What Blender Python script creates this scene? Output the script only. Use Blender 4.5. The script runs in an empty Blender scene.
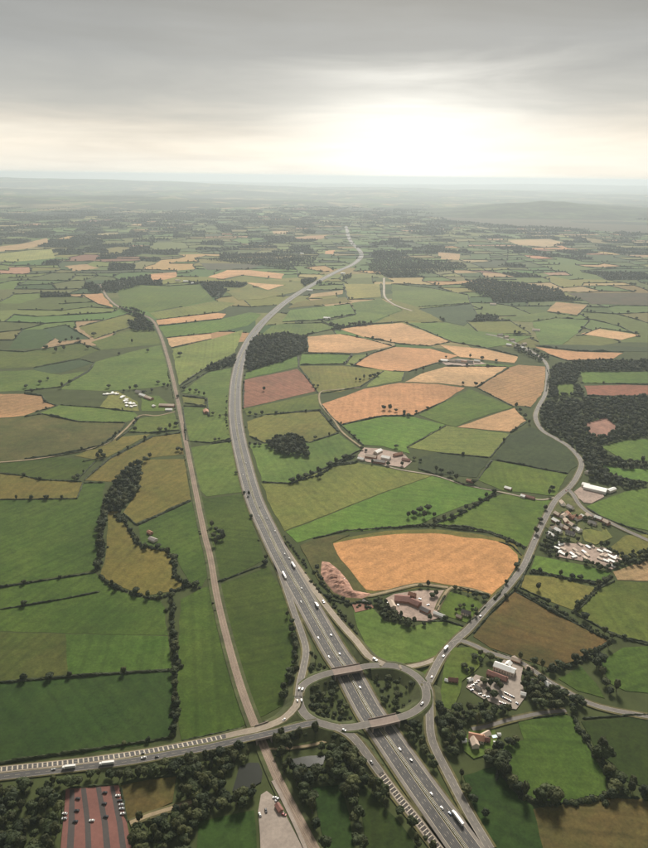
import bpy, bmesh, math, random
from mathutils import Vector, Matrix, noise
random.seed(7)
S = bpy.context.scene
COL = S.collection
R = math.radians

# ------------------------------------------------------------------ camera
W0, H0, FPX = 648.0, 848.0, 680.0        # photograph grid, focal length in its pixels
CAMH, HORIZON, ROLL = 600.0, 176.0, 0.013
PITCH = math.atan((H0 / 2 - HORIZON) / FPX)
FWD = Vector((0, math.cos(PITCH), -math.sin(PITCH)))
UP0 = Vector((0, math.sin(PITCH), math.cos(PITCH)))
RT0 = Vector((1, 0, 0))
RT = RT0 * math.cos(ROLL) + UP0 * math.sin(ROLL)
UP = UP0 * math.cos(ROLL) - RT0 * math.sin(ROLL)
CP = Vector((0, 0, CAMH))
cam = bpy.data.cameras.new('camera')
cam.sensor_fit = 'HORIZONTAL'; cam.sensor_width = 36.0
cam.lens = FPX / W0 * 36.0
cam.clip_start = 1.0; cam.clip_end = 250000.0
camo = bpy.data.objects.new('camera', cam); COL.objects.link(camo)
m = Matrix((RT, UP, -FWD)).transposed().to_4x4(); m.translation = CP
camo.matrix_world = m
S.camera = camo

# ------------------------------------------------------------------ light
SUN_AZ, SUN_EL = 8.0, 37.0              # degrees right of straight ahead, above the horizon
wd = bpy.data.worlds.new('World'); S.world = wd; wd.use_nodes = True
def build_sky():
    nt = wd.node_tree; N = nt.nodes; L = nt.links
    for n in list(N): N.remove(n)
    out = N.new('ShaderNodeOutputWorld'); bg = N.new('ShaderNodeBackground')
    bg.inputs['Strength'].default_value = 0.1
    L.new(bg.outputs[0], out.inputs[0])
    sky = N.new('ShaderNodeTexSky'); sky.sky_type = 'NISHITA'; sky.sun_disc = False
    sky.sun_elevation = R(SUN_EL); sky.sun_rotation = R(SUN_AZ); sky.altitude = 600
    sky.air_density = 1.0; sky.dust_density = 3.0
    tc = N.new('ShaderNodeTexCoord')
    sep = N.new('ShaderNodeSeparateXYZ'); L.new(tc.outputs['Generated'], sep.inputs[0])
    def mth(op, a, b=None, c=None, clamp=False):
        n = N.new('ShaderNodeMath'); n.operation = op; n.use_clamp = clamp
        for i, v in enumerate((a, b, c)):
            if v is None: continue
            if hasattr(v, 'links') or hasattr(v, 'is_linked'): L.new(v, n.inputs[i])
            else: n.inputs[i].default_value = v
        return n.outputs[0]
    def ramp(fac, stops):
        n = N.new('ShaderNodeValToRGB'); L.new(fac, n.inputs[0]); e = n.color_ramp.elements
        while len(e) < len(stops): e.new(0.5)
        for el, (p, c) in zip(e, stops):
            el.position = p; el.color = (c[0], c[1], c[2], 1)
        return n.outputs[0]
    def mix(fac, a, b, bt='MIX'):
        n = N.new('ShaderNodeMix'); n.data_type = 'RGBA'; n.blend_type = bt
        if hasattr(fac, 'is_linked'): L.new(fac, n.inputs[0])
        else: n.inputs[0].default_value = fac
        for i, v in ((6, a), (7, b)):
            if hasattr(v, 'is_linked'): L.new(v, n.inputs[i])
            else: n.inputs[i].default_value = (v[0], v[1], v[2], 1)
        return n.outputs[2]
    z = mth('MAXIMUM', sep.outputs['Z'], 0.0)
    den = mth('ADD', z, 0.07)
    u = mth('DIVIDE', sep.outputs['X'], den); v = mth('DIVIDE', sep.outputs['Y'], den)
    cmb = N.new('ShaderNodeCombineXYZ'); L.new(u, cmb.inputs[0]); L.new(v, cmb.inputs[1])
    n1 = N.new('ShaderNodeTexNoise'); n1.inputs['Scale'].default_value = 0.42; n1.inputs['Detail'].default_value = 5
    n1.inputs['Roughness'].default_value = 0.5; n1.inputs['Distortion'].default_value = 0.3
    L.new(cmb.outputs[0], n1.inputs['Vector'])
    # stretched bands near the horizon
    cm2 = N.new('ShaderNodeCombineXYZ'); L.new(mth('MULTIPLY', sep.outputs['X'], 2.2), cm2.inputs[0]); L.new(mth('MULTIPLY', z, 17.0), cm2.inputs[1]); L.new(mth('MULTIPLY', sep.outputs['Y'], 2.2), cm2.inputs[2])
    n2 = N.new('ShaderNodeTexNoise'); n2.inputs['Scale'].default_value = 1.25; n2.inputs['Detail'].default_value = 5; n2.inputs['Distortion'].default_value = 0.5
    n2.inputs['Roughness'].default_value = 0.55
    L.new(cm2.outputs[0], n2.inputs['Vector'])
    # thickness of the cloud deck: thin towards the horizon
    wob = mth('ADD', z, mth('MULTIPLY', mth('SUBTRACT', n2.outputs[0], 0.5), 0.13))
    deck = ramp(mth('MULTIPLY', wob, 2.6, clamp=True), [
        (0.0, (6.4, 6.1, 5.4)), (0.08, (6.2, 5.75, 4.95)), (0.155, (4.9, 4.55, 3.95)), (0.25, (3.35, 3.3, 3.05)),
        (0.40, (2.75, 2.75, 2.6)), (0.58, (2.15, 2.12, 1.92)), (1.0, (2.2, 2.15, 1.95))])
    # the sun glows through the deck
    dv = N.new('ShaderNodeVectorMath'); dv.operation = 'DOT_PRODUCT'
    a, e = R(7.0), R(2.5)
    dv.inputs[1].default_value = (math.sin(a) * math.cos(e), math.cos(a) * math.cos(e), math.sin(e))
    L.new(tc.outputs['Generated'], dv.inputs[0])
    glow = mth('POWER', mth('MAXIMUM', dv.outputs['Value'], 0.0), 60.0)
    low = ramp(mth('MULTIPLY', wob, 2.6, clamp=True), [(0.0, (1, 1, 1)), (0.20, (0.9, 0.9, 0.9)), (0.40, (0, 0, 0))])
    glow = mth('MULTIPLY', glow, low)
    deck2 = mix(mth('MULTIPLY', glow, 0.82, clamp=True), deck, (8.6, 8.4, 7.7))
    lump = ramp(n1.outputs[0], [(0.32, (0.91, 0.91, 0.92)), (0.5, (1.0, 1.0, 1.0)), (0.68, (1.08, 1.07, 1.06))])
    deck3 = mix(1.0, deck2, lump, 'MULTIPLY')
    # blue sky is hidden behind the deck almost everywhere
    fin = mix(0.95, sky.outputs[0], deck3)
    L.new(fin, bg.inputs['Color'])
build_sky()
sl = bpy.data.lights.new('sun', 'SUN'); sl.energy = 4.2; sl.angle = R(16); sl.color = (1.0, 0.93, 0.82)
so = bpy.data.objects.new('sun', sl); COL.objects.link(so)
sd = Vector((math.sin(R(SUN_AZ)) * math.cos(R(SUN_EL)), math.cos(R(SUN_AZ)) * math.cos(R(SUN_EL)), math.sin(R(SUN_EL))))
so.rotation_euler = sd.to_track_quat('Z', 'Y').to_euler(); so.location = (0, 0, 900)
S.view_settings.view_transform = 'Standard'; S.view_settings.look = 'None'
S.view_settings.exposure = 0.6; S.view_settings.gamma = 1.0
S.render.engine = 'CYCLES'
S.cycles.use_denoising = True
S.cycles.max_bounces = 4; S.cycles.diffuse_bounces = 2; S.cycles.glossy_bounces = 2
S.cycles.transmission_bounces = 2; S.cycles.volume_bounces = 1; S.cycles.transparent_max_bounces = 4
HAZE = 4.8e-5

# ------------------------------------------------------------------ survey helpers: photograph grid <-> ground
def at(x, y, z=0.0):
    d = FWD * FPX + RT * (x - W0 / 2) - UP * (y - H0 / 2)
    t = (z - CAMH) / d.z
    return CP + d * t
def px(p):
    d = Vector(p) - CP
    k = d.dot(FWD)
    if k <= 1: return (-999, 9999)
    return (W0 / 2 + FPX * d.dot(RT) / k, H0 / 2 - FPX * d.dot(UP) / k)
def PL(s): return [tuple(float(v) for v in q.split(',')) for q in s.split()]
def inside(x, y, poly):
    c = False; j = len(poly) - 1
    for i in range(len(poly)):
        a, b = poly[i], poly[j]
        if (a[1] > y) != (b[1] > y) and x < (b[0] - a[0]) * (y - a[1]) / (b[1] - a[1]) + a[0]: c = not c
        j = i
    return c
def smooth(pts, step):
    """Catmull-Rom through the points, resampled about every `step` metres."""
    P = [Vector(p) for p in pts]
    if len(P) < 2: return P
    E = [P[0] * 2 - P[1]] + P + [P[-1] * 2 - P[-2]]
    out = []
    for i in range(1, len(E) - 2):
        p0, p1, p2, p3 = E[i - 1], E[i], E[i + 1], E[i + 2]
        n = max(1, int((p2 - p1).length / step))
        for k in range(n):
            t = k / n
            out.append(0.5 * ((2 * p1) + (p2 - p0) * t + (2 * p0 - 5 * p1 + 4 * p2 - p3) * t * t + (3 * p1 - p0 - 3 * p2 + p3) * t ** 3))
    out.append(P[-1])
    return out
def resample(pts, step):
    P = [Vector(p) for p in pts]; out = []
    for a, b in zip(P, P[1:]):
        n = max(1, int((b - a).length / step))
        out += [a.lerp(b, k / n) for k in range(n)]
    out.append(P[-1])
    return out
def offs(pts, o, dz=0.0):
    out = []
    for i, p in enumerate(pts):
        a = pts[max(0, i - 1)]; b = pts[min(len(pts) - 1, i + 1)]
        t = (b - a); t.z = 0
        if t.length < 1e-6: t = Vector((0, 1, 0))
        t.normalize(); n = Vector((t.y, -t.x, 0))      # right-hand side
        out.append(p + n * o + Vector((0, 0, dz)))
    return out

# ------------------------------------------------------------------ materials
MATS = {}
def newmat(name):
    mt = bpy.data.materials.new(name); mt.use_nodes = True
    nt = mt.node_tree; b = nt.nodes['Principled BSDF']; MATS[name] = mt
    return mt, nt, b
class NB:
    def __init__(s, nt): s.nt = nt; s.N = nt.nodes; s.L = nt.links
    def put(s, v, sock):
        if hasattr(v, 'is_linked'): s.L.new(v, sock)
        elif isinstance(v, (tuple, list)) and len(v) == 3 and sock.type == 'RGBA': sock.default_value = (*v, 1)
        else: sock.default_value = v
    def math(s, op, a, b=0.0, clamp=False):
        n = s.N.new('ShaderNodeMath'); n.operation = op; n.use_clamp = clamp
        s.put(a, n.inputs[0]); s.put(b, n.inputs[1]); return n.outputs[0]
    def mix(s, f, a, b, bt='MIX'):
        n = s.N.new('ShaderNodeMix'); n.data_type = 'RGBA'; n.blend_type = bt
        s.put(f, n.inputs[0]); s.put(a, n.inputs[6]); s.put(b, n.inputs[7]); return n.outputs[2]
    def noise(s, vec, sc, det=4, rough=0.55, dist=0.0):
        n = s.N.new('ShaderNodeTexNoise'); s.put(vec, n.inputs['Vector'])
        n.inputs['Scale'].default_value = sc; n.inputs['Detail'].default_value = det
        n.inputs['Roughness'].default_value = rough; n.inputs['Distortion'].default_value = dist
        return n.outputs[0]
    def ramp(s, f, stops, interp='LINEAR'):
        n = s.N.new('ShaderNodeValToRGB'); s.put(f, n.inputs[0]); e = n.color_ramp.elements; n.color_ramp.interpolation = interp
        while len(e) < len(stops): e.new(0.5)
        for el, (p, c) in zip(e, stops): el.position = p; el.color = (*c, 1)
        return n.outputs[0]
    def geo(s): return s.N.new('ShaderNodeNewGeometry').outputs['Position']
    def rnd(s): return s.N.new('ShaderNodeObjectInfo').outputs['Random']
def vary(c, k): return tuple(min(1, v * k) for v in c)
def field_mat(name, col, alt, stripe=0.0, rough=0.95, blot=0.9):
    """A crop or pasture: large blotches, fine mottling, drill lines, a value of its own for each field."""
    mt, nt, b = newmat('field_' + name); n = NB(nt); pos = n.geo(); rd = n.rnd()
    big = n.noise(pos, 0.011, 6, 0.65, 0.8); mid = n.noise(pos, 0.06, 6, 0.7, 0.4); fine = n.noise(pos, 0.28, 4, 0.75)
    f = n.ramp(big, [(0.32, (0, 0, 0)), (0.68, (1, 1, 1))])
    c = n.mix(n.math('MULTIPLY', f, blot), col, alt)
    c = n.mix(1.0, c, n.ramp(mid, [(0.28, (0.70, 0.72, 0.70)), (0.72, (1.3, 1.28, 1.25))]), 'MULTIPLY')
    c = n.mix(1.0, c, n.ramp(fine, [(0.2, (0.6, 0.6, 0.6)), (0.8, (1.4, 1.4, 1.4))]), 'MULTIPLY')
    # drilled or mown lines running in a direction that belongs to the field
    mp = n.N.new('ShaderNodeVectorRotate'); mp.rotation_type = 'Z_AXIS'; n.put(pos, mp.inputs['Vector']); n.put(n.math('MULTIPLY', rd, 6.28), mp.inputs['Angle'])
    wv = n.N.new('ShaderNodeTexWave'); wv.wave_type = 'BANDS'; wv.bands_direction = 'X'; n.put(mp.outputs[0], wv.inputs['Vector'])
    wv.inputs['Scale'].default_value = 0.022; wv.inputs['Distortion'].default_value = 1.2; wv.inputs['Detail'].default_value = 2; wv.inputs['Detail Scale'].default_value = 0.4
    lo, hi = 1 - stripe, 1 + stripe
    c = n.mix(1.0, c, n.ramp(wv.outputs[0], [(0.1, (lo, lo, lo)), (0.9, (hi, hi, hi))]), 'MULTIPLY')
    c = n.mix(1.0, c, n.ramp(rd, [(0.0, (1.08, 0.96, 0.92)), (0.5, (0.98, 1.0, 1.0)), (1.0, (0.92, 1.02, 1.06))]), 'MULTIPLY')
    w2 = n.N.new('ShaderNodeTexWave'); w2.wave_type = 'BANDS'; w2.bands_direction = 'X'; n.put(mp.outputs[0], w2.inputs['Vector'])
    w2.inputs['Scale'].default_value = 0.0125; w2.inputs['Distortion'].default_value = 0.6; w2.inputs['Detail'].default_value = 1; w2.inputs['Detail Scale'].default_value = 0.1
    tl = 1 - min(.13, stripe * 2)
    c = n.mix(1.0, c, n.ramp(w2.outputs[0], [(0.86, (1, 1, 1)), (0.96, (tl, tl, tl))]), 'MULTIPLY')
    vast = n.noise(pos, 0.0038, 4, 0.6, 1.0)
    c = n.mix(1.0, c, n.ramp(vast, [(0.3, (0.76, 0.78, 0.76)), (0.7, (1.24, 1.2, 1.15))]), 'MULTIPLY')
    k = n.math('ADD', n.math('MULTIPLY', rd, 0.30), 0.85)
    kk = n.N.new('ShaderNodeCombineColor'); n.put(k, kk.inputs[0]); n.put(k, kk.inputs[1]); n.put(k, kk.inputs[2])
    c = n.mix(1.0, c, kk.outputs[0], 'MULTIPLY')
    n.put(c, b.inputs['Base Color']); b.inputs['Roughness'].default_value = rough
    b.inputs['Specular IOR Level'].default_value = 0.15
    return mt
FC = {  # base colour and the colour it drifts to
 'pasture': ((0.068, 0.108, 0.021), (0.096, 0.124, 0.028), .04), 'lush': ((0.066, 0.124, 0.018), (0.090, 0.134, 0.024), .04),
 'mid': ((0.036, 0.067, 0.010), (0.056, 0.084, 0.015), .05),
 'dun': ((0.060, 0.064, 0.017), (0.044, 0.064, 0.013), .05),
 'deep_vignette': ((0.018, 0.038, 0.007), (0.030, 0.050, 0.010), .05), 'crop': ((0.034, 0.055, 0.022), (0.040, 0.060, 0.022), .03),  # deep: near-field green with lens vignette darkening put into its colour
 'olive': ((0.142, 0.124, 0.034), (0.108, 0.120, 0.030), .04), 'meadow': ((0.112, 0.136, 0.032), (0.138, 0.142, 0.038), .04),
 'straw': ((0.44, 0.252, 0.138), (0.385, 0.232, 0.125), .03), 'tan': ((0.33, 0.205, 0.11), (0.27, 0.185, 0.095), .06),
 'brown': ((0.100, 0.066, 0.024), (0.056, 0.058, 0.018), .05),
 'gold': ((0.48, 0.265, 0.118), (0.42, 0.24, 0.11), .03), 'red': ((0.215, 0.088, 0.060), (0.18, 0.085, 0.055), .06),
 'yellow': ((0.215, 0.190, 0.060), (0.17, 0.17, 0.05), .05), 'rough': ((0.100, 0.096, 0.036), (0.05, 0.07, 0.02), .0),
 'heath': ((0.075, 0.058, 0.036), (0.035, 0.045, 0.02), .0)}
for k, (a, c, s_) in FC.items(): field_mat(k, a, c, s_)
def plain(name, col, rough=0.85, sc=0.4, amp=0.25, spec=0.3, big=0.03, metal=0.0):
    mt, nt, b = newmat(name); n = NB(nt); pos = n.geo()
    a = n.noise(pos, sc, 5, 0.65); g = n.noise(pos, big, 4, 0.6)
    c = n.mix(1.0, col, n.ramp(a, [(0.25, (1 - amp,) * 3), (0.75, (1 + amp,) * 3)]), 'MULTIPLY')
    c = n.mix(1.0, c, n.ramp(g, [(0.3, (1 - amp,) * 3), (0.7, (1 + amp * .8,) * 3)]), 'MULTIPLY')
    n.put(c, b.inputs['Base Color']); b.inputs['Roughness'].default_value = rough
    b.inputs['Specular IOR Level'].default_value = spec; b.inputs['Metallic'].default_value = metal
    return mt
plain('asphalt', (0.072, 0.068, 0.066), 0.75, 0.3, 0.18)
plain('tyre_worn', (0.052, 0.049, 0.048), 0.7, 0.12, 0.35)
plain('asphalt_worn', (0.135, 0.122, 0.108), 0.8, 0.25, 0.2)
plain('asphalt_pale', (0.26, 0.215, 0.165), 0.8, 0.25, 0.18)
plain('shoulder', (0.175, 0.155, 0.135), 0.85, 0.3, 0.2)
plain('paint', (0.46, 0.40, 0.31), 0.6, 0.8, 0.12)
plain('concrete', (0.27, 0.225, 0.19), 0.85, 0.3, 0.2)
plain('deck_pink', (0.22, 0.17, 0.145), 0.85, 0.3, 0.15)
plain('ballast', (0.235, 0.18, 0.135), 0.9, 0.5, 0.25)
plain('trackbed', (0.17, 0.12, 0.085), 0.9, 0.5, 0.25)
plain('rail_steel', (0.22, 0.18, 0.15), 0.45, 1.0, 0.1, 0.5, 0.03, 0.7)
plain('soil', (0.36, 0.205, 0.15), 0.95, 0.12, 0.5)
plain('soil_dark', (0.24, 0.125, 0.09), 0.95, 0.15, 0.3)
plain('yard', (0.30, 0.225, 0.185), 0.9, 0.25, 0.3)
plain('dirt_track', (0.27, 0.21, 0.13), 0.95, 0.3, 0.25)
plain('red_paving', (0.155, 0.066, 0.053), 0.85, 0.35, 0.15)
plain('grey_paving', (0.055, 0.047, 0.044), 0.85, 0.35, 0.15)
plain('verge', (0.095, 0.085, 0.034), 0.95, 0.12, 0.35)
plain('bank', (0.060, 0.070, 0.024), 0.95, 0.10, 0.4)
plain('white_roof', (0.80, 0.79, 0.76), 0.55, 0.4, 0.05)
plain('cream_wall', (0.62, 0.55, 0.45), 0.85, 0.5, 0.08)
plain('white_wall', (0.74, 0.70, 0.63), 0.8, 0.5, 0.06)
plain('brick_wall', (0.30, 0.15, 0.10), 0.9, 0.6, 0.15)
plain('slate_roof', (0.13, 0.115, 0.11), 0.7, 0.6, 0.2)
plain('tile_roof', (0.36, 0.19, 0.125), 0.8, 0.6, 0.2)
plain('pale_roof', (0.50, 0.40, 0.32), 0.75, 0.6, 0.15)
plain('rust_roof', (0.215, 0.105, 0.085), 0.8, 0.5, 0.25)
plain('grey_roof', (0.30, 0.27, 0.25), 0.7, 0.5, 0.2)
plain('glass', (0.03, 0.035, 0.04), 0.12, 1.0, 0.05, 0.6)
plain('rubber', (0.02, 0.02, 0.02), 0.8, 1.0, 0.1)
plain('car_white', (0.72, 0.71, 0.69), 0.3, 1.0, 0.02, 0.5)
plain('car_silver', (0.48, 0.49, 0.50), 0.3, 1.0, 0.02, 0.5)
plain('car_dark', (0.03, 0.03, 0.035), 0.3, 1.0, 0.02, 0.5)
plain('car_red', (0.30, 0.035, 0.025), 0.3, 1.0, 0.02, 0.5)
plain('car_blue', (0.06, 0.12, 0.24), 0.3, 1.0, 0.02, 0.5)
plain('car_tan', (0.55, 0.40, 0.26), 0.35, 1.0, 0.02, 0.5)
plain('steel', (0.45, 0.44, 0.42), 0.5, 1.0, 0.1, 0.5, 0.03, 0.5)
plain('pool_blue', (0.10, 0.45, 0.55), 0.2, 1.0, 0.05, 0.5)
plain('bark', (0.07, 0.055, 0.04), 0.95, 2.0, 0.3)
def water_mat():
    mt, nt, b = newmat('water'); n = NB(nt)
    b.inputs['Base Color'].default_value = (0.018, 0.020, 0.014, 1); b.inputs['Roughness'].default_value = 0.12
    bp = n.N.new('ShaderNodeBump'); bp.inputs['Strength'].default_value = 0.15; n.put(n.noise(n.geo(), 0.6, 3), bp.inputs['Height']); n.put(bp.outputs[0], b.inputs['Normal'])
water_mat()
def leaf_mat(name, dark, light):
    mt, nt, b = newmat(name); n = NB(nt); pos = n.geo()
    a = n.noise(pos, 0.35, 4, 0.7); g = n.noise(pos, 0.015, 3, 0.6); rd = n.rnd()
    f = n.math('ADD', n.math('MULTIPLY', a, 0.6), n.math('ADD', n.math('MULTIPLY', g, 0.5), n.math('MULTIPLY', rd, 0.4)))
    c = n.ramp(f, [(0.45, dark), (0.75, vary(tuple((x + y) / 2 for x, y in zip(dark, light)), 1)), (1.0, light)])
    n.put(c, b.inputs['Base Color']); b.inputs['Roughness'].default_value = 0.75; b.inputs['Specular IOR Level'].default_value = 0.2
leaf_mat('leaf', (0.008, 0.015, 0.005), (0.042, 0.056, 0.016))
leaf_mat('leaf_mid', (0.017, 0.023, 0.007), (0.062, 0.066, 0.020))
leaf_mat('leaf_pale', (0.022, 0.030, 0.009), (0.072, 0.080, 0.025))
leaf_mat('hedge', (0.012, 0.020, 0.007), (0.036, 0.047, 0.014))

# ------------------------------------------------------------------ object helpers
def tag(o, label=None, cat=None, group=None, kind=None):
    if label: o['label'] = label
    if cat: o['category'] = cat
    if group: o['group'] = group
    if kind: o['kind'] = kind
    return o
def mesh(name, verts, faces, mat, mi=None):
    me = bpy.data.meshes.new(name); me.from_pydata([tuple(v) for v in verts], [], faces)
    for q in ([mat] if isinstance(mat, str) else mat): me.materials.append(MATS[q])
    if mi: me.polygons.foreach_set('material_index', mi)
    me.update(); return me
def ob(name, me, parent=None, loc=None, rz=None):
    o = bpy.data.objects.new(name, me); COL.objects.link(o)
    if parent: o.parent = parent
    if loc is not None: o.location = loc
    if rz is not None: o.rotation_euler = (0, 0, rz)
    return o
def empty(name, loc=(0, 0, 0), rz=0.0):
    o = bpy.data.objects.new(name, None); COL.objects.link(o); o.location = loc; o.rotation_euler = (0, 0, rz); o.empty_display_size = 1
    return o
def copy_tree(src, parent=None):
    c = src.copy(); COL.objects.link(c); c.parent = parent
    for ch in KIDS.get(src.name, ()): copy_tree(ch, c)
    return c
KIDS = {}
class MB:
    def __init__(s): s.v = []; s.f = []
    def box(s, x0, x1, y0, y1, z0, z1):
        b = len(s.v); s.v += [(x0, y0, z0), (x1, y0, z0), (x1, y1, z0), (x0, y1, z0), (x0, y0, z1), (x1, y0, z1), (x1, y1, z1), (x0, y1, z1)]
        s.f += [tuple(b + i for i in q) for q in ((3, 2, 1, 0), (4, 5, 6, 7), (0, 1, 5, 4), (1, 2, 6, 5), (2, 3, 7, 6), (3, 0, 4, 7))]; return s
    def prism(s, prof, y0, y1):
        """profile in x,z pushed along y"""
        b = len(s.v); n = len(prof)
        s.v += [(x, y0, z) for x, z in prof] + [(x, y1, z) for x, z in prof]
        s.f += [tuple(b + i for i in range(n))[::-1] if False else tuple(b + i for i in range(n)), tuple(b + n + i for i in reversed(range(n)))]
        s.f += [(b + (i + 1) % n, b + i, b + n + i, b + n + (i + 1) % n) for i in range(n)]; return s
    def strip(s, A, B):
        b = len(s.v); n = len(A)
        s.v += [tuple(p) for p in A] + [tuple(p) for p in B]
        s.f += [(b + i, b + i + 1, b + n + i + 1, b + n + i) for i in range(n - 1)]; return s
    def me(s, name, mat): return mesh(name, s.v, s.f, mat)
    def build(s, name, mat, parent=None): return ob(name, s.me(name, mat), parent)
def ribbon(name, pts, o0, o1, dz, mat, parent=None):
    return MB().strip(offs(pts, o0, dz), offs(pts, o1, dz)).build(name, mat, parent)
def slabribbon(name, pts, o0, o1, z0, z1, mat, parent=None):
    a, b, c, d = offs(pts, o0, z0), offs(pts, o1, z0), offs(pts, o1, z1), offs(pts, o0, z1)
    q = MB().strip(d, c).strip(c, b).strip(a, d)
    n = len(pts); base = len(q.v); q.v += [tuple(a[0]), tuple(b[0]), tuple(c[0]), tuple(d[0]), tuple(a[-1]), tuple(b[-1]), tuple(c[-1]), tuple(d[-1])]
    q.f += [(base, base + 1, base + 2, base + 3), (base + 7, base + 6, base + 5, base + 4)]
    return q.build(name, mat, parent)

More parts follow.
